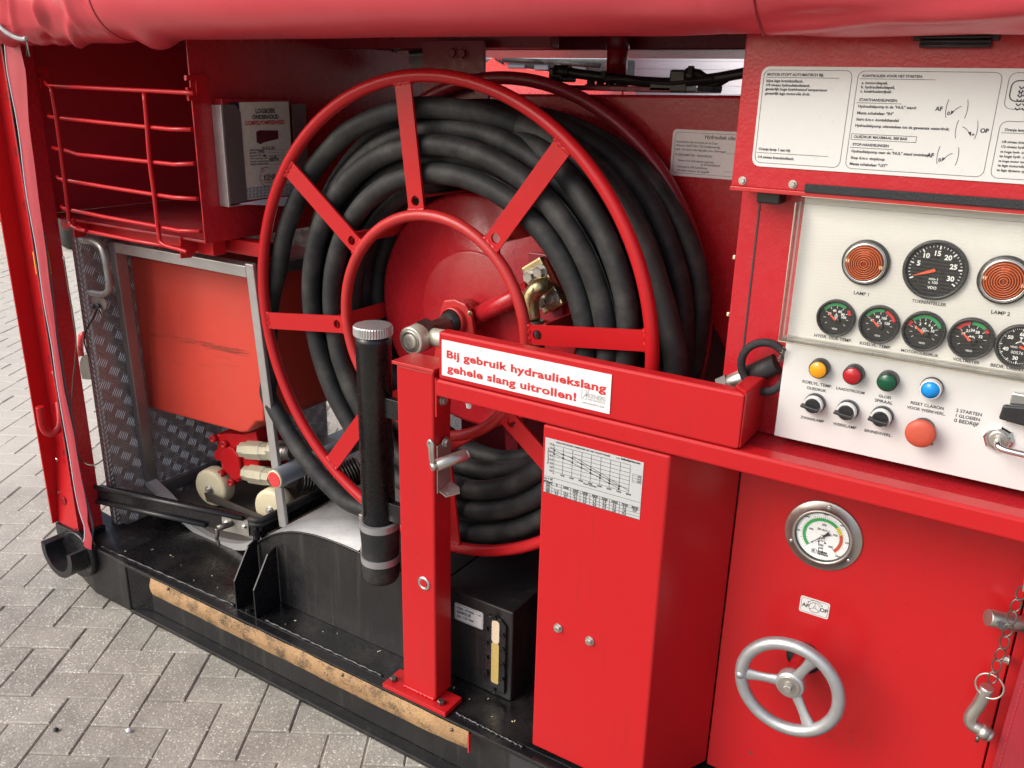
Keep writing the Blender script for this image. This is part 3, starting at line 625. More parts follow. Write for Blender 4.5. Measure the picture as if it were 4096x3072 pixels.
# ================================================================== PUMP CART
ct = thing('pump_cart', 'aluminium sled cart frame on cream wheels standing on the black deck', 'cart', (-2.0, 1.55, .172))
fo, fn = (0, 1.487, .30), (0, .76, .047)
dz = Vector((0, -.047, .76)).normalized(); dy = Vector((0, .76, .047)).normalized()
def F(p): return hit(p, fo, fn)
tl, tr, blp, brp = F(Mg(1, 650, 98)), F(Mg(1, 1520, 240)), F(Mg(1, 862, 1545)), F(Z7(885, 1160))
tw_ = .026; td = .036
def bar4(a, b_, u, w=tw_, d=td, bev=.002):
    a = Vector(a); b_ = Vector(b_); u = Vector(u).normalized()*w; dd = dy*d
    return G().hexa([a, a+u, a+u+dd, a+dd, b_, b_+u, b_+u+dd, b_+dd], bev)
bar4(tl, blp, (1, 0, 0)).done('frame_upright', 'aludark', ct)
bar4(tr-Vector((tw_, 0, 0)), Vector((tr.x-tw_, 0, 0))+Vector((0, brp.y, brp.z)), (1, 0, 0), .028, .012).done('frame_upright', 'alu', ct)
bar4(tl+Vector((tw_+.001, 0, 0)), Vector((tr.x-tw_-.001, tl.y, tl.z)), -dz, .030).done('frame_top_bar', 'alu', ct)
for x in (tl.x, tr.x-.028):
    G().box(x, x+.028, tl.y+.037, 2.15, tl.z-.032, tl.z-.003, .002).done('side_rail', 'aludark', ct)
run = [F(p) for p in (Mg(1, 870, 1548), Mg(1, 925, 1600), Bg(1, 985, 42), Bg(1, 1075, 140), Bg(1, 1170, 225), Bg(1, 1290, 295), Bg(1, 1420, 325), Bg(1, 1500, 318), Bg(1, 1580, 280))]
rp = smooth_path(run, 5); g = G(); t = bmesh.new(); rows = []
for i, p in enumerate(rp):
    d = (rp[min(i+1, len(rp)-1)]-rp[max(i-1, 0)]).normalized(); nrm = dy.cross(d).normalized()
    if nrm.z < 0: nrm = -nrm
    rows.append([t.verts.new(p-nrm*.011), t.verts.new(p+nrm*.011), t.verts.new(p+nrm*.011+dy*.03), t.verts.new(p-nrm*.011+dy*.03)])
for A, Q in zip(rows, rows[1:]):
    for k in range(4): t.faces.new((A[k], A[(k+1) % 4], Q[(k+1) % 4], Q[k]))
bmesh.ops.recalc_face_normals(t, faces=t.faces); g._merge(t, False); g.done('curved_runner', 'alubright', ct)
zt_ = at(Z7(325, 845), 1, 1.565).z-.0625
G().prism([p+dy*.018 for p in rp if p.z < zt_+.012]+[Vector((rp[-1].x, brp.y+.02, zt_+.012)), Vector((min(p.x for p in rp if p.z < zt_+.012), brp.y+.02, zt_+.0121))], dy*.004).done('sled_front_plate', 'tray', ct)
G().box(tl.x, tr.x, 1.535, 2.2, zt_-.008, zt_-.002).done('tray_floor', 'tray', ct)
G().box(blp.x, blp.x+.025, 1.532, 2.2, zt_-.001, zt_+.035, .002).done('tray_rail', 'aludark', ct)
G().box(tr.x-.024, tr.x, 1.532, 2.2, zt_-.001, zt_+.028, .002).done('tray_rail', 'aludark', ct)
G().box(blp.x+.026, tr.x-.026, 1.80, 1.82, zt_-.001, zt_+.045).done('cross_member', 'steeldark', ct)
G().box(blp.x+.026, tr.x-.026, 1.50, 1.515, zt_-.001, zt_+.010).done('cross_member', 'aludark', ct)
for p in (Z7(325, 845), Z7(900, 1045)):
    c = at(p, 1, 1.565); 
    w = G().lathe([(.016, .002), (.049, .002), (.0575, .004), (.0615, .010), (.0615, .044), (.0575, .050), (.016, .050)], c, (-.15, 1, 0), 48).done('wheel', 'cream', ct)
    G().lathe([(.012, -.006), (.012, .052)], c, (-.15, 1, 0), 20).done('wheel_hub', 'steel', w)
    G().lathe([(.007, -.012), (.007, -.006)], c, (-.15, 1, 0), 6, False).done('axle_bolt', 'steel', w)
G().prism([at(Z7(*p), 1, 1.552) for p in ((275, 880), (330, 880), (470, 945), (860, 1110), (860, 1140), (300, 960))], (0, .003, 0)).done('axle_plate', 'steeldark', ct)

# ================================================================== PORTABLE PUMP (float + motor)
pf = thing('portable_pump', 'portable pump with scuffed orange red plastic body inside the aluminium cart', 'pump', (-1.95, 1.6, .34))
YB = 1.535
bp = [at(p, 1, YB) for p in (Mg(1, 752, 235), Mg(1, 775, 196), Mg(1, 815, 188), Mg(1, 1580, 325), Mg(1, 1600, 360), Mg(1, 1592, 1190), Mg(1, 1545, 1190), Mg(1, 1495, 1252), Mg(1, 1450, 1255), Mg(1, 900, 1105), Mg(1, 868, 1070))]
xr = max(p.x for p in bp)
G().prism(bp, (0, .42, 0), .030, 5, True).done('body', 'float', pf)
sc = Print((0, -1, 0)); random.seed(3)
for k in range(46):
    u = random.random(); a = Mg(1, 900+520*u, 655+105*u+random.gauss(0, 10)); b_ = (a[0]+random.uniform(25, 90), a[1]+random.uniform(6, 18))
    sc.line(at(a, 1, YB-.0004), at(b_, 1, YB-.0004), random.uniform(.0005, .0017))
for k in range(5):
    a = Mg(1, 880+random.random()*500, 790+random.random()*60); sc.line(at(a, 1, YB-.0004), at((a[0]+70, a[1]+12), 1, YB-.0004), .0008)
sc.done('scuff_marks', surf('scuff', (.30, .05, .03), .6, ga=.9, grime=(.12,.08,.06), gscale=60), pf)
YM = 1.60
mo = [Z7(*p) for p in ((370, 340), (400, 318), (420, 330), (500, 318), (640, 330), (760, 300), (790, 420), (790, 760), (700, 770), (640, 755), (575, 790), (540, 775), (500, 705), (450, 705), (430, 580), (385, 575), (362, 540), (375, 480), (400, 465), (400, 380))]
G().prism([at(p, 1, YM) for p in mo], (0, .12, 0), .004).done('hydraulic_motor', 'red', pf)
G().prism([at(Z7(*p), 1, YM-.014) for p in ((430, 520), (455, 470), (500, 445), (545, 460), (600, 540), (612, 640), (640, 740), (560, 765), (520, 700), (455, 640))], (0, .012, 0), .003).done('motor_cover', 'red', pf)
for p in (Z7(388, 358), Z7(490, 410), Z7(460, 690), Z7(556, 770)):
    q = at(p, 1, YM); G().lathe([(.0115, -.002), (.0115, .016), (.0065, .016), (.0065, .008)], q, (0, -1, 0), 16).done('motor_bolt', 'red', pf)
def coupling(pa, pb, r, y, name='coupling'):
    a, b_ = at(pa, 1, y), at(pb, 1, y); d = b_-a; L = d.length
    o = G().lathe([(r*.8, 0), (r*.8, L*.12), (r, L*.14), (r, L*.45), (r*.9, L*.47), (r*.9, L*.6)], a, d, 8, False).done(name, 'fitting', pf)
    g = G(); g.lathe([(r*.72, L*.6), (r*.72, L)], a, d, 24)
    for k in range(7): g.ring(a+d*(.64+.05*k), r*.72, r*.06, d, 24, 6)
    g.done('threaded_end', 'steeldark', o)
coupling(Z7(640, 470), Z7(1120, 500), .030, 1.60); coupling(Z7(675, 690), Z7(1120, 760), .030, 1.60)
G().lathe([(.033, 0), (.033, .03), (.028, .035)], at(Z7(930, 475), 1, 1.60), at(Z7(1120, 500), 1, 1.6)-at(Z7(930, 475), 1, 1.6), 6, False).done('hex_nut', 'fitting', pf)
# corrugated hose behind
c0 = at(Z7(1180, 760), 1, 1.68); c1 = at(Z7(1740, 640), 1, 1.85)
ch = thing('corrugated_hose', 'black hose with wire coils lying behind the reel beside the cart', 'hose', tuple(c0))
g = G(); pth = smooth_path([c0, c0.lerp(c1, .5)+Vector((0, 0, -.02)), c1], 20)
g.tube(pth, .035, 20); g.done('hose_wall', 'rubber', ch)
g = G()
for i in range(1, len(pth)-1, 2): g.ring(pth[i], .0355, .003, pth[i+1]-pth[i-1], 28, 6)
g.done('wire_coil', 'steeldark', ch)

tb_ = thing('grey_tube', 'grey plastic tube with a round red end cap beside the cart frame', 'tube', tuple(at(Z7(955, 748), 1, 1.445)))
e0 = at(Z7(955, 748), 1, 1.445); e1 = Vector((e0.x-.0, 2.05, e0.z+.0))
G().lathe([(.0255, .0), (.027, .002), (.027, (e1-e0).length)], e0, e1-e0, 40).done('tube', 'greytube', tb_)
G().lathe([(.0255, .0), (.0255, .004), (.0225, .0055)], e0, e0-e1, 40).done('rim', 'cream', tb_)
G().lathe([(.0218, .0), (.0218, .0065), (.021, .0072)], e0, e0-e1, 40).done('end_cap', 'mushroom' if 0 else 'vanred', tb_)

# ================================================================== GUARD RAIL
gr = thing('guard_rail', 'black guide rail with a spring latch in front of the cart', 'rail', (-2.04, 1.4, .3))
A = Vector((-2.316, 1.332, .305)); Cn = Vector((-1.752, 1.452, .310)); ux = (Cn-A).normalized(); uy = Vector((-ux.y, ux.x, 0)).normalized()
def railbox(g, a, b_, off, th, z0, z1, bev=.002):
    d = (b_-a).normalized(); nrm = Vector((-d.y, d.x, 0)).normalized()*th; o_ = Vector((-d.y, d.x, 0)).normalized()*off
    a = a+o_; b_ = b_+o_
    return g.hexa([a+Vector((0, 0, z0)), b_+Vector((0, 0, z0)), b_+nrm+Vector((0, 0, z0)), a+nrm+Vector((0, 0, z0)), a+Vector((0, 0, z1)), b_+Vector((0, 0, z1)), b_+nrm+Vector((0, 0, z1)), a+nrm+Vector((0, 0, z1))], bev)
g = G(); railbox(g, A, Cn, .004, .02, -.030, .024); g.done('rail_channel', 'black', gr)
for z, end in ((.024, .93), (-.024, .70)):
    G().tube([A+Vector((0, 0, z)), A.lerp(Cn, end)+Vector((0, 0, z))], .0075, 12).done('rail_lip', 'blackplastic', gr)
E1 = Vector((-1.752, 2.1, .318))
crn = [Cn+ux*-.02, Cn, Cn+Vector((.012, .012, 0)), Cn+Vector((.014, .03, 0)), E1+Vector((.014, 0, 0))]
g = G()
for z in (.026, .012): g.tube([p+Vector((0, 0, z)) for p in crn], .0085, 10)
g.done('rear_rail', 'rubber', gr)
g = G(); g.box(-1.752, -1.738, 1.46, 2.1, .286, .328, .002); g.done('rear_channel', 'black', gr)
pc = A.lerp(Cn, .885)-uy*.001
lp = G(); railbox(lp, A.lerp(Cn, .80)-uy*.0, A.lerp(Cn, .955), .0005, .003, -.030, .020, 0); lp = lp.done('latch_plate', 'steel', gr)
for f_ in (.825, .93): hexbolt(A.lerp(Cn, f_)-uy*.0+Vector((0, 0, -.003)), -uy, .007, .006, lp, 'bolt', 'chrome')
pb = A.lerp(Cn, .86)
G().cyl(pb-uy*.002, pb-uy*.040-ux*.02, .0085, 16).done('latch_pin', 'steeldark', lp)
q = pb-uy*.040-ux*.02
G().tube(smooth_path([q+Vector((0, 0, 0)), q+Vector((.003, -.003, -.018)), q+Vector((-.001, -.003, -.032)), q+Vector((.004, -.003, -.042)), q+Vector((.006, -.003, -.05))], 6), [.0065-.00010*i for i in range(25)], 10).done('latch_lever', 'steeldark', lp)
G().tube([Cn+Vector((.0, .004, -.01)), Vector((-1.692, 1.378, .20))], .010, 12).done('strut', 'black', gr)

# ================================================================== FUEL TANK
ft = thing('fuel_tank', 'black fuel tank with bare metal arched top behind the red post', 'tank', (-1.3, 1.55, .172))
YT = 1.378
arc = [Z7(718, 1405), Z7(760, 1375), Z7(830, 1325), Z7(900, 1290), Z7(980, 1265), Z7(1060, 1253), Z7(1150, 1252), Z7(1230, 1262), Z7(1320, 1280), Z7(1420, 1310), Z7(1520, 1345), Z7(1620, 1385), Z7(1745, 1440)]
ap = [at(p, 1, YT) for p in arc]; ap = smooth_path(ap, 3); ap_sheet = list(ap); ap.append(Vector((-1.06, YT, ap[-1].z-.012)))
G().prism([Vector((ap[0].x, YT, .172))]+ap+[Vector((-1.06, YT, .172))], (0, .36, 0)).done('tank_body', 'blackdull', ft)
g = G(); t = bmesh.new(); rows = []
for p in ap_sheet:
    a = Vector((p.x, YT-.002, p.z+.0005)); rows.append([t.verts.new(a), t.verts.new(a+Vector((0, .5, 0))), t.verts.new(a+Vector((0, .5, .004))), t.verts.new(a+Vector((0, 0, .004)))])
for P_, Q in zip(rows, rows[1:]):
    for k in range(4): t.faces.new((P_[k], P_[(k+1) % 4], Q[(k+1) % 4], Q[k]))
bmesh.ops.recalc_face_normals(t, faces=t.faces); g._merge(t, True)
sh = g.done('arched_top', 'tanktop', ft)
G().tube([p+Vector((0, -.003, .001)) for p in ap], .003, 8).done('front_edge', 'black', ft)
YF = 1.390
fx0, fx1 = -1.059, -.857
G().box(fx0, fx1, YF, 1.95, .172, .408, .003).done('fuel_compartment', 'blackdull', ft)
G().box(fx1+.001, -.70, 1.5, 1.95, .172, .33, .003).done('side_compartment', 'black', ft)
sgp = [Bg(2, *p) for p in ((1415, 700), (1460, 690), (1555, 735), (1560, 770), (1545, 1215), (1470, 1195), (1420, 1150))]
s1, s2 = at(Bg(2, 1428, 720), 1, YF), at(Bg(2, 1545, 1215), 1, YF)
sp = G().prism([(s1.x, YF-.008, s2.z+.01), (s2.x, YF-.008, s2.z+.004), (s2.x, YF-.008, s1.z-.012), (s2.x-.014, YF-.008, s1.z), (s1.x+.01, YF-.008, s1.z), (s1.x, YF-.008, s1.z-.008)], (0, .0075, 0), .0015).done('sight_plate', 'black', ft)
sa_, sb_ = at(Bg(2, 1482, 770), 1, YF-.009), at(Bg(2, 1482, 1150), 1, YF-.009); sm_ = sa_.lerp(sb_, .36)
G().prism(rrect(sa_.x-.010, sa_.x+.010, sb_.z, sm_.z, .004, YF-.0094), (0, .0012, 0)).done('fluid', 'sightfluid', sp)
G().prism(rrect(sa_.x-.010, sa_.x+.010, sm_.z+.0005, sa_.z, .0085, YF-.0094), (0, .0012, 0)).done('empty_glass', 'sighttop', sp)
for p in ((1475, 750), (1425, 820), (1523, 860), (1425, 905), (1523, 945), (1425, 992), (1523, 1035), (1425, 1078), (1520, 1125), (1470, 1190)):
    q = at(Bg(2, *p), 1, YF-.009); G().lathe([(.0062, 0), (.0062, .004), (.003, .004), (.003, .002)], q, (0, -1, 0), 12, False).done('sight_bolt', 'black', sp)
ts = thing('tank_sticker', 'silver sticker about GASOLIE level on the black fuel tank', 'sticker', tuple(at(Bg(2, 1320, 740), 1, YF)))
k0, k1 = at(Bg(2, 1237, 665), 1, YF), at(Bg(2, 1408, 812), 1, YF)
k1 = Vector((k1.x, YF, at(Bg(2, 1238, 756), 1, YF).z)); k0 = Vector((k0.x, YF, at(Bg(2, 1236, 655), 1, YF).z))
kb = G().prism(rrect(k0.x, k1.x, k1.z, k0.z, .005, YF-.0018), (0, .001, 0)).done('sticker_sheet', 'plate', ts)
pr = Print((0, -1, 0)); Yk = YF-.0018
def KP(x, y): return at(Bg(2, x, y), 1, Yk)
pr.fit('max. niveau', KP(1250, 694), KP(1352, 732), 1, .02); pr.fit('GASOLIE', KP(1250, 720), KP(1333, 750), 1, .03); pr.fit('inh. 125 liter', KP(1250, 745), KP(1352, 782), 1, .02)
pr.line(KP(1362, 731), KP(1390, 741), .0008); pr.poly([KP(1386, 733), KP(1396, 743), KP(1384, 746)])
pr.loop(rrect(k0.x+.0025, k1.x-.0025, k1.z+.0025, k0.z-.0025, .004, Yk), .0006); pr.done('lettering', 'ink', kb)

# ================================================================== FILLER PIPE
PX = at(Mg(2, 750, 900), 1, 1.322); px, py_ = PX.x, 1.322
zc = at(Mg(2, 745, 625), 1, 1.322).z
fp_ = thing('filler_pipe', 'tall black filler pipe with knurled metal cap and rubber sleeve left of the red post', 'filler pipe', (px, py_, .30))
zs = at(Bg(2, 760, 175), 1, 1.322).z; ze = at(Bg(2, 780, 500), 1, 1.322).z
G().lathe([(.0375, 0), (.0375, zc-.035-zs+.05), (.0385, zc-.035-zs+.051), (.0385, zc-.012-zs+.05)], (px, py_, zs-.05), (0, 0, 1), 48).done('pipe', 'pipeblack', fp_)
g = G(); N = 44
prof = []
t = bmesh.new(); rr = []
for r, h in ((.0405, 0), (.0415, .002), (.0415, .018), (.039, .021), (.0, .022)):
    rr.append([t.verts.new((px+(r*(1 - (.035 if (k % 2 and .001 < h < .019) else 0)))*math.cos(2*PI*k/(2*N)), py_+(r*(1 - (.035 if (k % 2 and .001 < h < .019) else 0)))*math.sin(2*PI*k/(2*N)), zc-.013+h)) for k in range(2*N)])
for P_, Q in zip(rr, rr[1:]):
    for k in range(2*N): t.faces.new((P_[k], P_[(k+1) % (2*N)], Q[(k+1) % (2*N)], Q[k]))
bmesh.ops.recalc_face_normals(t, faces=t.faces); g._merge(t, False); g.done('cap', 'alu', fp_)
hS = zs-ze
slv = G().lathe([(.039, 0), (.0445, .0), (.0455, -.008), (.0445, -.02), (.043, -.045), (.043, -hS*.55), (.0435, -hS*.8), (.0415, -hS*.95), (.036, -hS*1.02), (0, -hS*1.04)], (px+.002, py_, zs), (0, 0, 1), 48, True, False).done('rubber_sleeve', 'rubber', fp_)
for p in (Bg(2, 765, 245), Bg(2, 780, 452)):
    z = at(p, 1, 1.28).z
    c_ = G().lathe([(.0442, -.008), (.0455, -.008), (.0455, .008), (.0442, .008)], (px+.002, py_, z), (.0, -.02, 1), 48, False).done('hose_clamp', 'clamp', fp_)
    G().box(px-.056, px-.043, py_-.006, py_+.006, z-.006, z+.007, .001).done('clamp_screw', 'steel', c_)
for p in (Mg(2, 850, 1100), Bg(2, 870, 110)):
    z = at(p, 1, 1.322).z; G().box(px+.034, -1.088, 1.312, 1.330, z-.022, z+.022, .001).done('pipe_bracket', 'black', fp_)

# ================================================================== RED POST AND GUARD ARM
ps = thing('support_post', 'bright red square post bolted to the black deck in front of the reel', 'post', (-1.038, 1.31, .172))
G().box(-1.086, -.9915, 1.285, 1.345, .184, .9665, .005, 3).done('column', 'red', ps)
G().box(-1.092, -.986, 1.279, 1.351, .967, .974, .001).done('cap_plate', 'redworn', ps)
G().box(-1.132, -.950, 1.2645, 1.3285, .1715, .1835, .0015).done('base_plate', 'red', ps)
for p in (Bg(2, 866, 1130), Bg(2, 1153, 1270)):
    q = at(p, 2, .184); hexbolt((q.x, q.y, .1835), (0, 0, 1), .0088, .010, ps, mat='steeldark', washer=False)
g = G(); g.tube([Vector((-1.084+.09*i/24, 1.2845-.001*math.sin(i*1.9), .186)) for i in range(25)], [.004+.0012*math.sin(i*2.3) for i in range(25)], 8); g.done('weld_bead', 'red', ps)
q = at(Bg(2, 1050, 545), 1, 1.285); 
pl = G().lathe([(.0165, 0), (.0165, .002), (.012, .0035), (.009, .002), (.009, .001)], q, (0, -1, 0), 28).done('threaded_plug', 'chrome', ps)
G().lathe([(.0085, .001), (.0085, .0028)], q, (0, -1, 0), 20).done('plug_core', 'red', pl)
# gusset with bolt under the rail
gp = G().prism([at(p, 0, -.9905) for p in ()] or [(-.989, 1.287, .955), (-.989, 1.335, .955), (-.989, 1.335, .885), (-.989, 1.303, .873), (-.989, 1.287, .873)], (.004, 0, 0)).done('rail_gusset', 'red', ps)
q = at(Mg(2, 1165, 1057), 0, -.984); hexbolt((-.985, q.y, q.z), (1, 0, 0), .0085, .008, gp, mat='steel')
# latch on the right side of the post
lt = G().prism([(-.9905, 1.292, .807), (-.9905, 1.334, .812), (-.9905, 1.338, .80), (-.9905, 1.338, .712), (-.9905, 1.292, .70)], (.003, 0, 0), .0008).done('latch_bracket', 'steel', ps)
q = at(Mg(2, 1180, 1312), 0, -.986); hexbolt((-.987, q.y, q.z), (1, 0, 0), .009, .009, lt, 'bolt', 'steel')
l0 = at(Mg(2, 1125, 1450), 1, 1.262); l1 = at(Mg(2, 1305, 1385), 1, 1.315)
lb_ = G().cyl(l0, l1, .0125, 20, .0015).done('latch_barrel', 'steel', lt)
ldir = (l1-l0).normalized()
G().cyl(l1-ldir*.001, l1+ldir*.006, .0095, 16).done('barrel_end', 'steel', lt)
G().cyl(l0-ldir*.012, l0+ldir*.001, .009, 16).done('barrel_end', 'steel', lt)
g = G(); hh = l0-ldir*.008
g.tube(smooth_path([hh, hh+Vector((-.003, -.003, .02)), hh+Vector((-.004, -.003, .038)), hh+Vector((-.008, -.003, .05)), hh+Vector((-.003, -.003, .057)), hh+Vector((.003, -.003, .05)), hh+Vector((.003, -.003, .035)), hh+Vector((.002, 0, .0))], 5), .0035, 10)
g.prism([hh+Vector(p) for p in ((-.005, -.004, .034), (.003, -.004, .032), (.003, -.004, .05), (-.003, -.004, .056), (-.008, -.004, .05))], (0, .002, 0)); g.done('latch_lever', 'steel', lt)
G().prism([(-.9865, 1.296, .706), (-.9865, 1.334, .715), (-.962, 1.334, .706), (-.955, 1.325, .700), (-.972, 1.30, .696)], (0, 0, -.003)).done('latch_foot', 'steel', lt)

ar = thing('barrier_beam', 'red box section beam carrying the white warning sign', 'barrier', (-.68, 1.3, .955))
zr0, zr1 = .9185, .9545; za0, za1 = .9557, 1.0525
G().prism([(-.9785, 1.285, za0), (-.372, 1.285, za0), (-.403, 1.315, za0), (-.9785, 1.315, za0)], (0, 0, za1-za0), .005, 3).done('front_beam', 'red', ar)
G().prism([(-.372, 1.2855, za0), (-.372, 1.432, za0), (-.402, 1.432, za0), (-.402, 1.3155, za0)], (0, 0, za1-za0), .005, 3).done('end_beam', 'red', ar)
rl = thing('ledge_rail', 'long red horizontal ledge rail from the post to under the control panel', 'rail', (-.2, 1.31, .93))
G().box(-.9845, .75, 1.2835, 1.323, zr0, zr1, .005, 3).done('square_tube', 'red', rl)
G().box(-.45, .75, 1.325, 1.56, .938, .9475, .002).done('ledge_plate', 'redpeel', rl)
hexbolt(at(Mg(2, 1322, 1070), 1, 1.335), (0, 0, -1), .006, .012, rl, mat='paper')
sgn = thing('warning_sign', 'white sign with bold red Dutch warning text on the red beam', 'sign', (-.787, 1.284, 1.0))
sx0, sx1, sz0, sz1 = -.9685, -.605, .9665, 1.0385
sb = G().box(sx0, sx1, 1.2832, 1.2845, sz0, sz1).done('sign_sheet', 'signwhite', sgn)
YS = 1.2832
def WP(x, y, i=2): return at(Mg(i, x, y), 1, YS)
def W6(x, y): return at(Z6(x, y), 1, YS)
pr = Print((0, -1, 0)); D_ = lambda x, y: at((x*1.85172, y*1.85172), 1, YS)
pr.fit('Bij gebruik hydrauliekslang', D_(965, 772), Vector((D_(1310, 838).x, YS, D_(965, 772).z)), .70, .034, sp=1.06)
pr.done('red_lettering', 'inkred', sb); pr = Print((0, -1, 0))
pr.fit('gehele slang uitrollen!', D_(966, 802), Vector((D_(1245, 858).x, YS, D_(966, 802).z)), .70, .034, sp=1.06)
pr.done('red_lettering', 'inkred', sb)
pr = Print((0, -1, 0)); z0 = W6(128, 1400).z; xk0, xk1 = W6(122, 1400).x, W6(288, 1400).x; xl0 = W6(62, 1400).x
pr.fit('KENBRI', (xk0, YS, z0), (xk1, YS, z0), 1.12, .03)
pr.loop([(xl0, YS, z0-.004), (xk0-.003, YS, z0-.004), (xk0-.003, YS, z0+.0125), (xl0, YS, z0+.0125)], .0012)
pr.path([(xl0+.003, YS, z0-.002), (xl0+.008, YS, z0+.006), (xl0+.010, YS, z0+.002), (xl0+.014, YS, z0+.016)], .0018)
pr.fit('FIRE FIGHTING', (xk0, YS, z0-.0045), (xk1, YS, z0-.0045), .8, .05)
pr.fit('www.kenbri.com', (xl0, YS, z0-.0125), (xk1-.001, YS, z0-.0125), 1, .03)
pr.done('grey_lettering', 'inkgrey', sb)

# ================================================================== RED COVER BOX WITH CHART
cx_ = thing('cover_box', 'tall plain red sheet metal box with a slanted right side and two bolts', 'cover', (-.6, 1.35, .172))
YC = 1.287
G().prism([(-.739, YC, .186), (-.489, YC, .186), (-.413, 1.449, .186), (-.739, 1.449, .186)], (0, 0, .729), .004, 3).done('cover_shell', 'red', cx_)
for p in (Bg(3, 350, 815), Bg(3, 540, 893)):
    q = at(p, 1, YC-.002); hexbolt((q.x, YC-.0002, q.z), (0, -1, 0), .0070, .0085, cx_, mat='steel')
chs = thing('capacity_chart', 'grey capacity graph sticker on the red cover box', 'sticker', (-.64, YC, .83))
Yc = YC-.0010
def CP(x, y): return at(ZC(x, y), 1, Yc)
c0, c1 = CP(140, 125), CP(1780, 1560)
cbm = G().box(c0.x, c1.x, Yc, YC-.0003, CP(105, 1075).z, c0.z).done('chart_sheet', 'chartgrey', chs)
pr = Print((0, -1, 0)); lw = .0006
gx0, gz1 = CP(298, 262).x, CP(298, 262).z; gx1, gz0 = CP(1590, 1085).x, CP(278, 722).z
gx0 = (CP(298, 262).x+CP(278, 722).x)/2; gx1 = (CP(1628, 602).x+CP(1590, 1085).x)/2
def GP(i, v): return Vector((gx0+(gx1-gx0)*i/8, Yc, gz0+(gz1-gz0)*v/14))
for i in range(9): pr.line(GP(i, 0), GP(i, 14), lw)
for v in range(0, 15, 2): pr.line(GP(0, v), GP(8, v), lw)
s1 = [(0, 9.3), (1, 8.4), (2, 7.3), (3, 6), (4, 4.6), (5, 3.3), (6, 2), (7, .6)]; s2 = [(0, 11.2), (1, 10.3), (2, 9.5), (3, 7.9), (4, 6.3), (5, 4.8), (6, 3.3), (7, 1.8)]; s3 = [(2, 10.8), (3, 9.2), (4, 7.6), (5, 5.9), (6, 4.3), (7, 2.6), (8, .9)]
for s_ in (s1, s2, s3):
    pr.path([GP(*p) for p in s_], .0009)
    if s_ is not s3:
        for p in s_: q = GP(*p); pr.poly([q+Vector((-.0016, 0, -.0016)), q+Vector((.0016, 0, -.0016)), q+Vector((.0016, 0, .0016)), q+Vector((-.0016, 0, .0016))])
for v in range(0, 15, 2): pr.put('%d,0' % v, GP(-.28, v), .0055, bold=.02)
for i in range(9): pr.put(str(i*1000), GP(i, -.9), .0048, bold=.02)
pr.fit('CAPACITEITSGRAFIEK DOMPELPOMP HSP-7 MET HI-FLOW WAAIER', CP(322, 222), Vector((CP(1270, 468).x, Yc, CP(322, 222).z)), 1.1, .03)
pr.fit('www.', CP(1370, 490), Vector((CP(1445, 510).x, Yc, CP(1370, 490).z)), 1, .02); pr.fit('kuikenhytrans.com', Vector((CP(1460, 510).x, Yc, CP(1370, 490).z)), Vector((CP(1795, 590).x, Yc, CP(1370, 490).z)), 1.1, .05)
pr.put('Flow (l/min)', GP(4, -1.9), .0055, bold=.02); pr.put('Pompdruk (bar)', GP(-.62, 7.5), .005, (0, 0, 1), (-1, 0, 0), .02)
tx0, tx1 = cbm.data.vertices[0].co.x, c1.x-.001; tx0 = c0.x-.002
zt0, zt1 = CP(115, 790).z, CP(105, 1075).z
zrow = [zt0, zt0-(zt0-zt1)*.30, zt0-(zt0-zt1)*.45, zt0-(zt0-zt1)*.64, zt0-(zt0-zt1)*.82, zt1+.0006]
X0 = min(v.co.x for v in cbm.data.vertices); X1 = max(v.co.x for v in cbm.data.vertices)
xc = [X0, X0+(X1-X0)*.09]+[X0+(X1-X0)*(.09+.101*k) for k in range(1, 10)]
for z in zrow: pr.line((X0+.0005, Yc, z), (X1-.0005, Yc, z), lw)
for k, x in enumerate(xc[1:9]): pr.line((x, Yc, zrow[0] if k == 0 else zrow[1]), (x, Yc, zrow[5]), lw)
tab = [['P (Bar)', '0', '1000', '2000', '3000', '4000', '5000', '6000', '7000', '8000'], ['300', '', '', '10,8', '9,2', '7,6', '5,9', '4,3', '2,6', '0,9'], ['250', '11,2', '10,3', '9,5', '7,9', '6,3', '4,8', '3,3', '1,8', ''], ['200', '9,3', '8,3', '7,3', '6,0', '4,6', '3,3', '2,0', '0,6', '']]
for r_, row in enumerate(tab):
    for c_, tx in enumerate(row):
        if tx: pr.put(tx, ((xc[c_]+xc[c_+1])/2, Yc, (zrow[r_+1]+zrow[r_+2])/2), .0062, bold=.025)
pr.put('Qn A 98', ((xc[0]+xc[1])/2, Yc, zrow[0]-.0045), .0052, bold=.02); pr.put('2000 rpm', ((xc[0]+xc[1])/2, Yc, zrow[0]-.0105), .0045, bold=.02)
lx = CP(1665, 760); pr.loop([lx, lx+Vector((.0165, 0, 0)), lx+Vector((.0165, 0, -.016)), lx+Vector((0, 0, -.016))], .0004)
for k, tx in enumerate(('300', '250', '200')): pr.put(tx, lx+Vector((.0125, 0, -.003-.005*k)), .0048, bold=.02); pr.line(lx+Vector((.001, 0, -.003-.005*k)), lx+Vector((.0085, 0, -.003-.005*k)), .0005)
pr.done('print', 'ink', cbm, .0004)

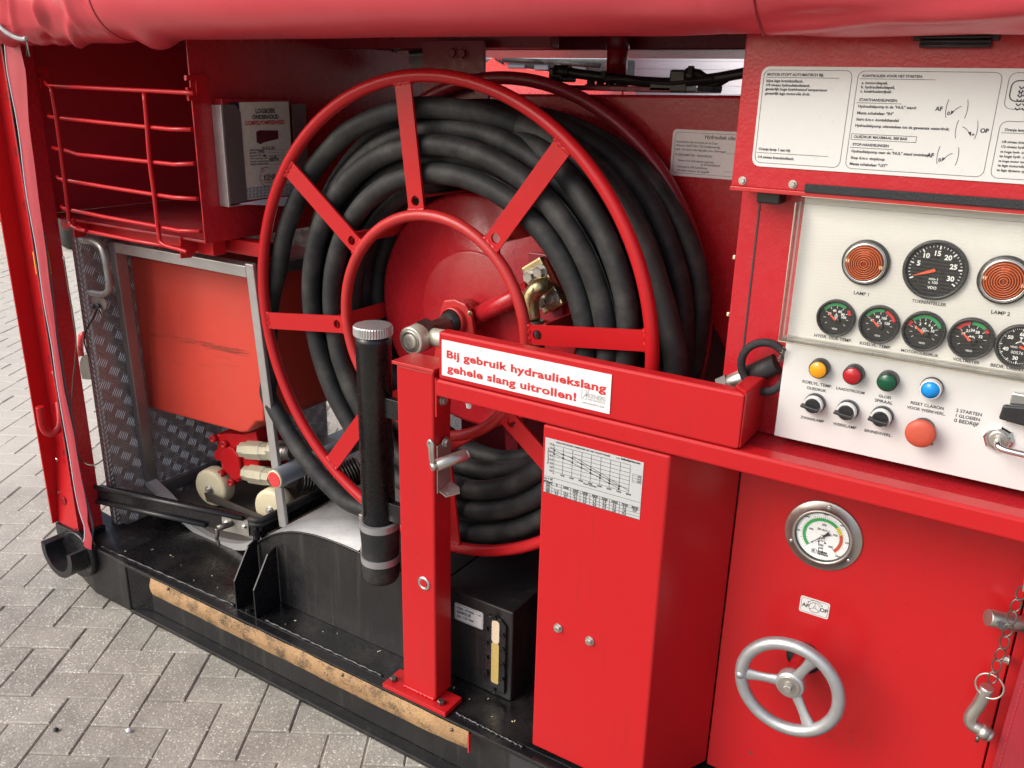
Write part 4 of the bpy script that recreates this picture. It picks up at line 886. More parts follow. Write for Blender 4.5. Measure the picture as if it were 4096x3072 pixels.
# ================================================================== DOOR, GAUGE, HAND WHEEL
YD = 1.45
dr = thing('engine_door', 'flat red lower door panel with chipped paint at its lower edge', 'door', (-.17, YD, .18))
G().box(-.4125, .0595, YD, YD+.012, .178, .9165, .002).done('door_panel', 'red', dr)
ch_ = Print((0, -1, 0)); random.seed(11)
for p in [(3340+random.gauss(0, 60), 2950+random.gauss(0, 45)) for _ in range(16)]+[Bg(3, 1415, 1490), Bg(3, 1500, 1560), Bg(3, 1515, 1570), Bg(4, 168, 1612), Bg(4, 120, 1570), Bg(4, 10, 1565)]:
    q = at(p, 1, YD); r_ = random.uniform(.0007, .0026); n_ = 7
    ch_.poly([q+Vector((r_*random.uniform(.5, 1.3)*math.cos(2*PI*k/n_), 0, r_*random.uniform(.5, 1.3)*math.sin(2*PI*k/n_))) for k in range(n_)])
ch_.done('paint_chips', surf('chips', (.09, .05, .04), .7), dr)
G().box(.062, .40, YD-.004, YD+.3, .17, .9165).done('door_frame', 'red', dr)
q = at(Bg(4, 1560, 1010), 1, YD-.02); hexbolt((.060, q.y, q.z), (-1, 0, 0), .006, .010, dr, mat='steel')
q0 = at(Bg(4, 1432, 760), 1, 1.40); 
so_ = G().cyl((q0.x, 1.405, q0.z-.0), (.07, 1.438, q0.z-.012), .0135, 28, .001).done('socket_tube', 'steel', dr)
G().lathe([(.0065, 0), (.0065, .001)], Vector((q0.x+.022, 1.392, q0.z)), (-.1, -1, .25), 16).done('socket_hole', 'ink', so_)
fl = thing('side_tarp_flap', 'dark red stitched tarpaulin flap at the lower right edge', 'tarpaulin', (.1, 1.42, .17))
def flapf(u, v):
    z = .10+.62*v; x0_ = at(Bg(4, 1653-203*(1-v)**.8, 1050+609*(1-v)), 1, 1.415).x
    return Vector((x0_+.02*0+.28*u, 1.415+.006*math.sin(u*14+v*3)+.01*noise.noise((u*5, v*4, 2)), z))
G().grid(flapf, 40, 30).done('flap_fabric', 'tarpdark', fl)
g = Print((0, -1, 0))
for u in (.03, .2):
    for k in range(70): g.line(flapf(u, k/70)+Vector((0, -.002, 0)), flapf(u, (k+.55)/70)+Vector((0, -.002, 0)), .0014)
g.done('stitching', 'inkred', fl)

pg = thing('pressure_gauge', 'round pressure gauge with white dial and steel flange on the red door', 'gauge', (-.2545, YD, .765))
gc = Vector((-.2545, YD, .764))
fln = G().lathe([(.0665, 0), (.0665, .0025), (.0655, .0035), (.052, .0035), (.052, .010), (.0505, .0115), (.0475, .0115), (.0465, .009), (.0465, .004)], gc, (0, -1, 0), 72).done('flange', 'steel', pg)
for a in (86, 206, 326):
    r_ = math.radians(a); q = gc+Vector((.0585*math.cos(r_), -.0035, .0585*math.sin(r_))); G().lathe([(.004, 0), (.004, .001), (.002, .0022)], q, (0, -1, 0), 14).done('flange_screw', 'chrome', pg)
G().lathe([(.0465, 0), (.0465, .001)], gc+Vector((0, -.0035, 0)), (0, -1, 0), 64).done('dial', 'dialwhite', pg)
G().lathe([(.0466, .001), (.0466, .0055), (.0455, .0055), (.0455, .001)], gc+Vector((0, -.0035, 0)), (0, -1, 0), 64, True, False).done('dial_rim', 'bezel', pg)
dc = gc+Vector((0, -.0046, 0))
def pol(c, r, a): a = math.radians(a); return c+Vector((r*math.cos(a), 0, r*math.sin(a)))
def arcband(c, r0, r1, a0, a1, mat, parent, name, off=.0003):
    p = Print((0, -1, 0)); n_ = max(4, int(abs(a1-a0)/6))
    for k in range(n_):
        b0, b1 = a0+(a1-a0)*k/n_, a0+(a1-a0)*(k+1)/n_; p.poly([pol(c, r0, b0), pol(c, r1, b0), pol(c, r1, b1), pol(c, r0, b1)])
    return p.done(name, mat, parent, off)
arcband(dc, .0290, .0345, 225, 48, 'greenlit', pg, 'green_band'); arcband(dc, .0290, .0345, 48, 20, 'yellow', pg, 'yellow_band'); arcband(dc, .0290, .0345, 20, -45, 'orange', pg, 'red_band')
pr = Print((0, -1, 0))
for k in range(51): a = 225-270*k/50; pr.line(pol(dc, .0265 if k % 5 == 0 else .0280, a), pol(dc, .0395 if k % 5 == 0 else .0372, a), .00045)
for v, t_ in ((0, '0'), (100, '100'), (200, '200'), (300, '300'), (400, '400')): pr.put(t_, pol(dc, .0225, 225-270*v/400), .0055, bold=.02)
for v, t_ in ((1000, '1000'), (2000, '2000'), (3000, '3000'), (4000, '4000'), (5000, '5000'), (6000, '6000')): pr.put(t_, pol(dc, .0425, 225-270*v/6000), .0042, bold=.02)
for t_, z, s_ in (('EN 837-1', .0125, .0055), ('1.4571', -.009, .004), ('bar', -.0165, .0078), ('psi', -.0235, .0075)): pr.put(t_, dc+Vector((0, 0, z)), s_, bold=.02)
pr.put('kuiken', dc+Vector((.004, 0, -.0300)), .0062, bold=.05); pr.put('hytrans', dc+Vector((.005, 0, -.0348)), .0062, bold=.05)
q = dc+Vector((-.0105, 0, -.032)); pr.loop(rrect(q.x-.004, q.x+.004, q.z-.004, q.z+.004, .0012, q.y), .0006); pr.put('K', q, .007, bold=.04)
for x in (-.005, .006):
    q = dc+Vector((x, 0, -.0115)); pr.poly([pol(q, .0018, a) for a in range(0, 360, 40)])
pr.done('dial_print', 'ink', pg, .0004)
nd = Print((0, -1, 0)); a = 222; d_ = Vector((math.cos(math.radians(a)), 0, math.sin(math.radians(a)))); s_ = Vector((-d_.z, 0, d_.x)); c_ = dc+Vector((0, -.003, 0))
nd.poly([c_+d_*.031, c_+s_*.0013, c_-d_*.010+s_*.0025, c_-d_*.015+s_*.004, c_-d_*.015-s_*.004, c_-d_*.010-s_*.0025, c_-s_*.0013]); nd.done('needle', 'ink', pg)
G().lathe([(.0034, 0), (.0034, .004), (.002, .0048)], c_+Vector((0, .002, 0)), (0, -1, 0), 16).done('needle_hub', 'steel', pg)
wst = thing('direction_sticker', 'small white sticker with AF and OP around a wheel symbol above the hand wheel', 'sticker', (-.25, YD, .62))
a_, b_ = at(Bg(4, 313, 612), 1, YD), at(Bg(4, 470, 763), 1, YD); Ys = YD-.0012
ss = G().prism(rrect(a_.x-.001, b_.x, b_.z, a_.z-.001, .004, Ys), (0, .0008, 0)).done('sticker_sheet', 'plate', wst)
cc = Vector(((a_.x+b_.x)/2, Ys, (a_.z+b_.z)/2-.001)); pr = Print((0, -1, 0))
pr.loop(rrect(a_.x+.0015, b_.x-.0025, b_.z+.0025, a_.z-.0035, .003, Ys), .0006)
pr.put('AF', cc+Vector((-.0165, 0, .000)), .0105, bold=.03); pr.put('OP', cc+Vector((.0165, 0, .000)), .0105, bold=.03)
pr.loop([pol(cc, .0100, k*12) for k in range(30)], .0009); pr.loop([pol(cc, .0022, k*30) for k in range(12)], .0007)
for k in (90, 210, 330): pr.line(pol(cc, .002, k), pol(cc, .010, k), .0008)
pr.path([pol(cc, .0142, 140-10*k) for k in range(11)], .0009)
for aa, s_ in ((142, 1), (38, -1)): q = pol(cc, .0142, aa); t_ = Vector((-math.sin(math.radians(aa)), 0, math.cos(math.radians(aa))))*s_; n_ = Vector((math.cos(math.radians(aa)), 0, math.sin(math.radians(aa)))); pr.poly([q+t_*.0035, q+n_*.0018, q-n_*.0018])
pr.done('lettering', 'ink', ss, .0003)

hw = thing('hand_wheel', 'grey cast hand wheel with three spokes on the red door', 'hand wheel', (-.2545, YD, .51))
wc = Vector((-.2545, 1.348, .508)); RW = .0855
rim = G().ring(wc, RW, .0115, (0, 1, 0), 72, 16).done('rim', 'cast', hw)
G().lathe([(.020, .012), (.0225, .010), (.0235, .002), (.0235, -.012), (.019, -.018), (.019, -.04)], wc+Vector((0, .004, 0)), (0, -1, 0), 36).done('hub', 'cast', hw) if 0 else None
hb = G().lathe([(.024, -.016), (.0255, -.010), (.0255, .004), (.0235, .007), (.006, .0072)], wc+Vector((0, .010, 0)), (0, -1, 0), 40).done('hub', 'cast', hw)
G().lathe([(.0195, .006), (.0195, .0092), (.0185, .0098)], wc+Vector((0, .010, 0)), (0, -1, 0), 36).done('hub_washer', 'steel', hb)
hexbolt(wc+Vector((0, .0004, 0)), (0, -1, 0), .0078, .010, hb, 'hub_nut', 'steel')
for a in (64, 184, 304):
    r_ = math.radians(a); d_ = Vector((math.cos(r_), 0, math.sin(r_))); s_ = Vector((-d_.z, 0, d_.x)); g = G(); t = bmesh.new(); rows = []
    for k in range(9):
        u = k/8; p = wc+d_*(.018+(RW-.020)*u)+Vector((0, .012*(1-u), 0)); w = .0115-.004*math.sin(PI*min(1, u*1.0))+(.003*u); h = .0075-.002*math.sin(PI*u)
        rows.append([t.verts.new(p+s_*(w*math.cos(2*PI*j/12))+Vector((0, h*math.sin(2*PI*j/12), 0))) for j in range(12)])
    for P_, Q in zip(rows, rows[1:]):
        for j in range(12): t.faces.new((P_[j], P_[(j+1) % 12], Q[(j+1) % 12], Q[j]))
    bmesh.ops.recalc_face_normals(t, faces=t.faces); g._merge(t, True); g.done('spoke', 'cast', hw)
q = wc+Vector((RW*math.cos(math.radians(184)), -.0112, RW*math.sin(math.radians(184)))); G().lathe([(.0072, -.004), (.0066, .0005), (.0, .0012)], q, (0, -1, 0), 16).done('handle_boss', 'cast', rim)
G().cyl(wc+Vector((0, .02, 0)), (wc.x, YD+.02, wc.z), .0175, 28).done('shaft', 'red', hw)
G().lathe([(.032, 0), (.032, .003), (.020, .0034)], (wc.x, YD-.0002, wc.z), (0, -1, 0), 36).done('shaft_collar', 'blackplastic', hw)

# locking pin on chain
cp_ = thing('locking_pin', 'bent steel locking pin hanging from a chain beside the red door', 'pin', (0, 1.40, .5))
YH = 1.405
pp = [at(p, 1, YH) for p in (Bg(4, 1432, 1170), Bg(4, 1385, 1270), Bg(4, 1340, 1330), Bg(4, 1328, 1370), Bg(4, 1345, 1400), Bg(4, 1380, 1420), Bg(4, 1455, 1470))]
G().tube(smooth_path(pp, 8), .0105, 20).done('bent_pin', 'steel', cp_)
q = at(Bg(4, 1385, 1425), 1, YH); dd = (pp[-1]-pp[-2]).normalized(); G().lathe([(.0125, 0), (.0125, .014)], q, dd, 20).done('pin_collar', 'steel', cp_)
G().cyl(q+Vector((0, -.004, -.012)), q+Vector((0, -.004, -.022)), .0028, 10).done('pin_stud', 'steeldark', cp_)
rc = at(Bg(4, 1444, 1165), 1, YH-.006); G().ring(rc, .0205, .0016, (.15, 1, -.15), 40, 8).done('key_ring', 'steel', cp_)
cpts = smooth_path([at(p, 1, YH-.012) for p in (Bg(4, 1462, 1120), Bg(4, 1490, 1030), Bg(4, 1525, 930), Bg(4, 1555, 830), Bg(4, 1590, 720), Bg(4, 1620, 640), Bg(4, 1650, 575))], 20)
tot = sum((b_-a).length for a, b_ in zip(cpts, cpts[1:])); L_ = tot/7.5
def along(s):
    for a, b_ in zip(cpts, cpts[1:]):
        l = (b_-a).length
        if s <= l: return a+(b_-a)*(s/l), (b_-a).normalized()
        s -= l
    return cpts[-1], (cpts[-1]-cpts[-2]).normalized()
for k in range(8):
    c, d = along(min(tot-.002, L_*(k+.1))); sd_ = Vector((0, 1, 0)) if k % 2 == 9 else Vector((d.z, -.5 if k % 2 else .4, -d.x)).normalized()
    hL, hw_ = L_*.52, .0062
    pts = [c+d*(hL*math.cos(a)*(1 if 1 else 0))+sd_*(hw_*math.sin(a)*(1.15 if abs(math.cos(a)) < .9 else 1)) for a in [2*PI*i/20 for i in range(20)]]
    g = G(); g.tube(pts, .0014, 8, True); 
    for s_ in (-1, 1): g.ring(c+d*(hL*.86), .0022+.0003*s_, .0012, d, 12, 6)
    g.done('chain_link', 'steeldark', cp_)
G().box(.052, .075, 1.385, 1.44, along(tot)[0].z-.003, along(tot)[0].z+.02, .002).done('chain_bracket', 'steel', cp_)

# ================================================================== CONSOLE AND CONTROL PANEL
co = thing('control_console', 'red console housing behind the white control panel', 'housing', (-.1, 1.5, .95))
G().box(-.4495, .62, 1.40, 1.95, .949, 1.36, .002).done('console_body', 'redpeel', co)
G().box(-.4495, .62, 1.339, 1.95, 1.3615, 1.62, .004).done('upper_housing', 'redpeel', co)
G().box(-.4495, .62, 1.336, 1.3392, 1.3575, 1.364, .001).done('bottom_lip', 'redworn', co)
g = G(); g.box(-.420, -.4175, 1.3985, 1.3998, .95, 1.356); g.done('panel_seam', 'ink', co)
for p in (Rg(4, 283, 1222),):
    q = at(p, 1, 1.338); hexbolt((q.x, 1.3388, q.z), (0, -1, 0), .0046, .005, co, mat='steel')
q = at(Rg(3, 1608, 1198), 1, 1.338); hexbolt((q.x, 1.3388, q.z), (0, -1, 0), .0046, .005, co, mat='steel')
for p in (Mg(3, 1530, 212), Mg(3, 1490, 560), Rg(3, 1575, 722)):
    q = at(p, 1, 1.40); hexbolt((-.4496, 1.405, q.z), (-1, 0, 0), .0038, .005, co, 'side_bolt', 'cream', False)
q = at(Rg(3, 1695, 1275), 1, 1.38); G().box(-.415, -.378, 1.365, 1.3995, 1.338, 1.357, .003).done('cable_clamp', 'blackplastic', co)
G().box(at(Rg(4, 365, 1240), 1, 1.337).x, .62, 1.3325, 1.3362, 1.3635, 1.3762, .0015).done('rubber_hinge', 'zip', co)
hd = at(Rg(4, 1085, 240), 1, 1.335); hb_ = at(Rg(4, 1600, 330), 1, 1.335)
G().box(hd.x, hb_.x+.008, 1.330, 1.3385, hd.z-.006, hd.z+.02, .002).done('edge_strip', 'blackplastic', co)
g = G(); g.box(hd.x+.010, hb_.x, 1.322, 1.3296, hb_.z+.002, hd.z-.004, .002)
for k in range(3): g.cyl((hd.x+.012, 1.3215, hb_.z+.005+.005*k), (hb_.x-.002, 1.3215, hb_.z+.005+.005*k), .0022, 8)
g.done('edge_grip', 'blackplastic', co)

isg = thing('instruction_sign', 'large white instruction sign with black Dutch text above the control panel', 'sign', (-.2, 1.338, 1.4))
YI = 1.3375
def IP(x, y): return at(Rg(4, x, y), 1, YI)
def SP(x, y): return at(ZS(x, y), 1, YI)
def TP(x, y): return at(ZT(x, y), 1, YI)
ix0 = at(Rg(4, 45, 770), 1, YI).x; iz1 = IP(110, 440).z; iz0 = IP(40, 1102).z
isb = G().prism(rrect(ix0, .45, iz0, iz1, .012, YI), (0, .0009, 0)).done('sign_sheet', 'plate', isg)
pr = Print((0, -1, 0)); lw = .0006
bx = [(SP(190, 140).x, SP(1355, 200).x), (SP(1435, 160).x, TP(1690, 190).x)]
zt_, zb_ = SP(210, 98).z, SP(90, 1325).z
pr.loop(rrect(bx[0][0], (SP(1355, 200).x+SP(1190, 1340).x)/2, zb_, zt_, .009, YI), lw)
pr.loop(rrect((SP(1435, 160).x+SP(1265, 1380).x)/2, (TP(1690, 190).x+TP(1440, 1490).x)/2, zb_, zt_, .009, YI), lw)
x3 = (TP(1780, 180).x+TP(1718, 570).x)/2
pr.loop(rrect(x3, x3+.30, TP(1740, 617).z, zt_, .009, YI), lw); pr.loop(rrect((TP(1660, 830).x+TP(1535, 1480).x)/2, x3+.30, zb_, TP(1720, 778).z, .009, YI), lw)
def tx(F_, t_, a, b_, bold=.0, hs=1.0):
    p0 = F_(*a); p1 = F_(*b_); pr.fit(t_, p0, (p1.x, YI, p0.z), hs, bold)
tx(SP, 'MOTOR STOPT AUTOMATISCH BIJ:', (230, 174), (975, 186), .03); tx(SP, 'bijna lege brandstoftank.', (218, 258), (705, 268), .026); tx(SP, '1/4 niveau hydrauliekolietank.', (215, 314), (798, 326), .026)
tx(SP, 'gevaarlijk hoge koelvloeistof temperatuur', (204, 366), (1028, 384), .026); tx(SP, 'gevaarlijk lage motorolie druk.', (198, 424), (795, 436), .026)
tx(SP, 'Oranje lamp 1 aan bij:', (115, 1160), (535, 1184), .026); tx(SP, '1/4 niveau brandstoftank.', (105, 1266), (585, 1292), .026)
tx(SP, 'KONTROLEER VOOR HET STARTEN:', (1493, 192), (1659+628, 208), .03)
tx(SP, 'a. motoroliepeil,', (1480, 286), (1826, 292), .026); tx(SP, 'b. hydrauliekoliepeil,', (1472, 342), (1922, 350), .026); tx(SP, 'c. koelvloeistofpeil.', (1463, 398), (1878, 406), .026)
tx(SP, 'STARTHANDELINGEN.', (1448, 510), (1960, 524), .03); tx(SP, 'Hydrauliekpomp in de "NUL" stand:', (1433, 596), (2207, 616), .026); tx(SP, 'Massa schakelaar "IN"', (1420, 685), (1900, 700), .026)
tx(SP, 'Start d.m.v. kontakthandel', (1408, 768), (1972, 786), .026); tx(SP, 'Hydrauliekpomp uitzwenken tot de gewenste waterdruk:', (1395, 850), (2645, 900), .026)
tx(SP, 'OLIEDRUK MAXIMAAL 300 BAR', (1375, 998), (2090, 1026), .03); tx(SP, 'STOP-HANDELINGEN', (1360, 1100), (1840, 1124), .03); tx(SP, 'Hydrauliekpomp naar de "NUL" stand zwenken:', (1346, 1190), (2375, 1240), .026)
tx(SP, 'Stop d.m.v. stopknop', (1335, 1276), (1785, 1302), .026); tx(SP, 'Massa schakelaar "UIT"', (1322, 1358), (1820, 1378), .026)
for a, b_ in (((207, 195), (1185, 215)), ((90, 1192), (1040, 1248)), ((1458, 215), (2460, 250)), ((1413, 533), (2010, 552)), ((1328, 1125), (1898, 1157))):
    p0 = SP(*a); p1 = SP(*b_); pr.line(p0, (p1.x, YI, p0.z), lw)
p0 = SP(1350, 945); p1 = SP(2200, 1060); q_ = SP(1345, 1020); pr.loop([p0, (p1.x, YI, p0.z), (p1.x, YI, q_.z), (p0.x, YI, q_.z)], lw)
K_ = .47
for (ax_, ay), t_, sgn_ in (((1085, 615), 'AF', 1), ((965, 1238), 'AF', 1), ((1215, 890), 'OP', -1)):
    c = TP(ax_, ay)
    def O(x, z): return c+Vector((x*K_, 0, z*K_))
    pr.path([O(-.0215-.006*math.cos(math.radians(a)), .0265*math.sin(math.radians(a))) for a in range(-70, 71, 14)], .0007)
    pr.path([O(.0215+.006*math.cos(math.radians(a)), .0265*math.sin(math.radians(a))) for a in range(-70, 71, 14)], .0007)
    pr.path([O(sgn_*(-.010+.022*k/8), -.010+.017*math.sin(k/8*1.5)) for k in range(9)], .0007)
    pr.poly([O(-.014*sgn_, -.018), O(-.005*sgn_, -.008), O(-.013*sgn_, -.005)])
    pr.put('0' if sgn_ > 0 else '+', O(-.019*sgn_, -.013), .0065, bold=.03); pr.put(t_, O(-.046*sgn_, -.001), .0075, bold=.04)
tx(TP, 'Oranje lamp 2 aan bij:', (1718, 908), (2230, 924), .026)
for t_, a, L in (('1/8 niveau brandstoftank', (1685, 1066), 520), ('1/2 niveau hydrauliekolietank', (1675, 1130), 620), ('te hoge hydr. olie temperatuur', (1660, 1196), 640), ('te hoge hydr. olie druk', (1648, 1256), 520), ('te hoge motor temperatuur', (1636, 1318), 540), ('te lage motorolie druk', (1624, 1378), 490), ('te lage dynamo spanning', (1612, 1440), 520)):
    tx(TP, t_, a, (a[0]+L, a[1]), .026)
p0 = TP(1675, 932); pr.line(p0, p0+Vector((.17, 0, 0)), lw)
e0 = TP(1850, 250); ex, ez = TP(1860, 300).x, TP(1900, 240).z; eb = TP(1880, 515).z
pr.loop(rrect(ex-.004, ex+.09, eb, ez, .008, YI), .0014)
for k in range(2):
    for j in range(6):
        q = Vector((ex+.008+.0075*k, YI, ez-.010-.0052*j)); pr.line(q, q+Vector((.003, 0, .003)), .0014); pr.line(q, q+Vector((-.003, 0, .003)), .0014)
for k in range(3): q = Vector((ex+.006+.003*k, YI, eb+.006)); pr.line(q, q+Vector((.0008, 0, .008)), .0009)
pr.put('SAN', (ex+.045, YI, (ez+eb)/2), .018, bold=.05)
pr.done('lettering', 'ink', isb, .0004)

YP = 1.36
pn = thing('instrument_board', 'white control panel with gauges, lamps, buttons and switches', 'control panel', (-.1, YP, .965))
pz0 = at(Mg(4, 148, 1270), 1, YP).z
G().box(-.3395, .5, YP, YP+.012, pz0, 1.3545, .001).done('face_plate', 'white', pn)
def PP(x, y, yy=YP): return at(Mg(4, x, y), 1, yy)
pr = Print((0, -1, 0))
def cap(t_, a, b_, bold=.018):
    p0 = PP(*a); p1 = PP(*b_); pr = Print((0, -1, 0)); pr.fit(t_, p0, (p1.x, YP, p0.z), 1.0, bold); pr.done('caption', 'ink', pn, .0004)
for t_, a, b_ in (('LAMP 1', (625, 417), (717, 424)), ('TOERENTELLER', (975, 464), (1183, 488)), ('LAMP 2', (1453, 533), (1568, 543)), ('HYDR. OLIE TEMP.', (387, 672), (613, 710)), ('KOELVL. TEMP.', (661, 719), (850, 750)), ('MOTOROLIEDRUK', (910, 762), (1138, 795)),
   ('VOLTMETER', (1222, 815), (1384, 838)), ('BEDR. URENTELLER', (1450, 852), (1740, 900)), ('KOELVL. TEMP.', (316, 950), (494, 985)), ('OLIEDRUK', (342, 987), (460, 1005)), ('LAADSTROOM', (520, 990), (690, 1020)), ('GLOEI', (775, 1037), (848, 1050)), ('SPIRAAL', (752, 1064), (860, 1082)),
   ('RESET CLAXON', (968, 1078), (1168, 1110)), ('VOOR WERKVERL.', (945, 1105), (1178, 1145)), ('ZWAAILAMP', (304, 1164), (446, 1190)), ('WERKLAMP', (500, 1204), (642, 1228)), ('BINNENVERL.', (690, 1245), (856, 1278)), ('MOTORSTOP', (948, 1300), (1106, 1328)),
   ('2 STARTEN', (1242, 1125), (1397, 1153)), ('1 GLOEIEN', (1240, 1156), (1385, 1184)), ('0 BEDRIJF', (1230, 1186), (1378, 1214))): cap(t_, a, b_)
def gauge(px, r, lab, nums, n_a, bands, sym=None, units=None, ticks=20, a0=215, a1=-35, minor=1, big=False, nh=None):
    c = PP(*px)
    o = G().lathe([(r, 0), (r, .006), (r*.97, .0085), (r*.90, .0085), (r*.875, .006), (r*.86, .0025)], c, (0, -1, 0), 56, True, False).done('gauge', 'bezel', pn); o['label'] = lab
    G().lathe([(r*.865, 0), (r*.865, .0022)], c, (0, -1, 0), 48).done('dial', 'dial', o)
    d = c+Vector((0, -.0024, 0))
    for q0, q1, mt in bands: arcband(d, r*.65, r*.80, q0, q1, mt, o, 'colour_band', .0003)
    p = Print((0, -1, 0))
    for k in range(ticks+1):
        a = a0+(a1-a0)*k/ticks; mj = (k % minor == 0); p.line(pol(d, r*(.70 if big else .52) if mj else r*(.76 if big else .57), a), pol(d, r*(.82 if big else .64), a), r*(.045 if big and mj else .022))
    for t_, a in nums: p.put(t_, pol(d, r*(.56 if big else .40), a), r*(.23 if big else .18), bold=.03)
    if units:
        for t_, z, s_ in units: p.put(t_, d+Vector((0, 0, r*z)), r*s_, bold=.01)
    p.put('VDO', d+Vector((0, 0, -r*.60)) if sym != 'hours' else d+Vector((-.22*r, 0, -.06*r)), r*.13, bold=.02)
    if sym == 'bat': p.loop([d+Vector((x*r, 0, z*r)) for x, z in ((-.13, -.1), (.13, -.1), (.13, .08), (-.13, .08))], r*.03); p.line(d+Vector((-.08*r, 0, .12*r)), d+Vector((-.03*r, 0, .12*r)), r*.04); p.line(d+Vector((.03*r, 0, .12*r)), d+Vector((.08*r, 0, .12*r)), r*.04)
    if sym == 'therm': p.loop([pol(d+Vector((0, 0, .05*r)), r*.10, k*30) for k in range(12)], r*.025); p.line(d+Vector((-.1*r, 0, .05*r)), d+Vector((.1*r, 0, .05*r)), r*.02); p.line(d+Vector((0, 0, .15*r)), d+Vector((0, 0, .26*r)), r*.05); p.poly([pol(d+Vector((0, 0, -.1*r)), r*.045, k*45) for k in range(8)])
    if sym == 'cyl': p.loop([d+Vector((x*r, 0, z*r)) for x, z in ((-.06, .0), (.06, .0), (.06, .16), (-.06, .16))], r*.025); p.line(d+Vector((0, 0, .02*r)), d+Vector((0, 0, .26*r)), r*.03); p.poly([pol(d+Vector((0, 0, -.06*r)), r*.04, k*45) for k in range(8)])
    if sym == 'oil': p.loop([pol(d+Vector((0, 0, .06*r)), r*.10, k*40) for k in range(9)], r*.025); p.line(d+Vector((-.22*r, 0, .04*r)), d+Vector((-.12*r, 0, .04*r)), r*.03); p.line(d+Vector((.12*r, 0, .04*r)), d+Vector((.22*r, 0, .04*r)), r*.03); p.poly([pol(d+Vector((0, 0, .05*r)), r*.04, k*45) for k in range(8)])
    if sym == 'hours':
        p.poly([d+Vector((x*r, 0, z*r)) for x, z in ((-.08, .42), (.08, .42), (0, .3))]); p.poly([d+Vector((x*r, 0, z*r)) for x, z in ((-.08, .18), (.08, .18), (0, .3))]); p.path([pol(d, r*.2, 30+12*k) for k in range(11)], r*.05); p.put('00576', d+Vector((-.05*r, 0, -.30*r)), r*.2)
    p.done('dial_print', 'dialwhite', o, .0005)
    c2 = d+Vector((0, -.0015, 0)); dv = Vector((math.cos(math.radians(n_a)), 0, math.sin(math.radians(n_a)))); sv = Vector((-dv.z, 0, dv.x))
    nb = c2 if big else c2+Vector((-.02*r, 0, -.1*r)); q = Print((0, -1, 0)); nl = r*(.74 if big else .62)
    q.poly([nb+dv*nl, nb+dv*nl*.5+sv*r*.04, nb+sv*r*.055, nb-dv*r*.02, nb-sv*r*.055, nb+dv*nl*.5-sv*r*.04]); q.done('needle', 'needle', o)
    if not big: G().lathe([(r*.13, 0), (r*.12, .003), (r*.05, .0034)], d+Vector((.13*r, 0, -.12*r)), (0, -1, 0), 20).done('needle_hub', 'blackplastic', o)
    return o
def wr(r_px): return r_px*.6631/FPX*1.0
rs = .0288
gauge((1118, 270), .0428, 'large round rev counter reading up to 30', [('5', 162), ('10', 126), ('15', 90), ('20', 54), ('25', 18), ('30', -24)], 202, [], None, [('min-1', -.30, .13), ('x 100', -.42, .13)], 30, 206, -34, 5, True)
gauge((521, 558), rs, 'small temperature gauge with green arc, leftmost of the lower row', [('20', 152), ('40', 108), ('60', 66), ('80', 36), ('100', 12)], 140, [(150, 55, 'green'), (40, 18, 'inkred')], 'cyl', ticks=8)
gauge((781, 597), .0292, 'small coolant gauge with half green half red arc, second of the lower row', [('40', 155), ('80', 108), ('100', 60), ('120', 15)], 138, [(152, 78, 'green'), (72, 18, 'inkred')], 'therm', ticks=8)
gauge((1050, 638), .0298, 'small oil pressure gauge with short red then green arc, third of the lower row', [('0', 160), ('2', 122), ('4', 88), ('6', 58), ('8', 34), ('10', 10)], 142, [(165, 145, 'inkred'), (140, 20, 'green')], 'oil', ticks=10)
gauge((1335, 682), .0304, 'small voltmeter gauge with battery symbol, fourth of the lower row', [('18', 152), ('21', 120), ('24', 90), ('28', 58), ('32', 22)], 140, [(148, 100, 'inkred'), (95, 45, 'green'), (42, 28, 'inkred')], 'bat', ticks=7)
gauge((1628, 730), .0312, 'round hour meter gauge cut by the right edge, last of the lower row', [('60', 88), ('50', 140), ('40', 200), ('30', 262)], -20, [], 'hours', None, 60, 359, -1, 5, True)
def lamp(px, lab):
    c = PP(*px); o = G().lathe([(.0338, 0), (.0338, .005), (.0325, .007), (.0285, .0075)], c, (0, -1, 0), 52, True, False).done('warning_lamp', 'bezel', pn); o['label'] = lab
    G().lathe([(.0300, .004), (.0300, .011), (.0285, .0125), (.0268, .0125), (.0258, .011)], c, (0, -1, 0), 52, True, False).done('chrome_ring', 'chrome', o)
    pf_ = [(.0258, .009)]
    for k in range(7): r_ = .0245-.0032*k; pf_ += [(r_, .0145+.0007*k), (r_-.0014, .0112+.0007*k)]
    pf_ += [(.001, .017)]
    G().lathe([(.0262, .008)]+pf_, c, (0, -1, 0), 52, False).done('lens', 'amberdark', o)
    gl_ = G()
    for k in range(7): gl_.ring(c+Vector((0, -.0140-.0007*k, 0)), .0240-.0032*k, .00075, (0, 1, 0), 48, 8)
    gl_.done('lens_ring', 'amberlens', o); gl_ = G()
    gl_.box(c.x-.006, c.x+.005, c.y-.0150, c.y-.013, c.z+.011, c.z+.019, .001); gl_.done('lens_window', 'amberlens', o)
    for a in (175, -8): G().lathe([(.0028, 0), (.0028, .0015)], pol(c+Vector((0, -.0125, 0)), .0235, a), (0, -1, 0), 12).done('lens_screw', 'cream', o)
lamp((700, 225), 'amber warning lamp left of the rev counter'); lamp((1535, 330), 'amber warning lamp right of the rev counter')
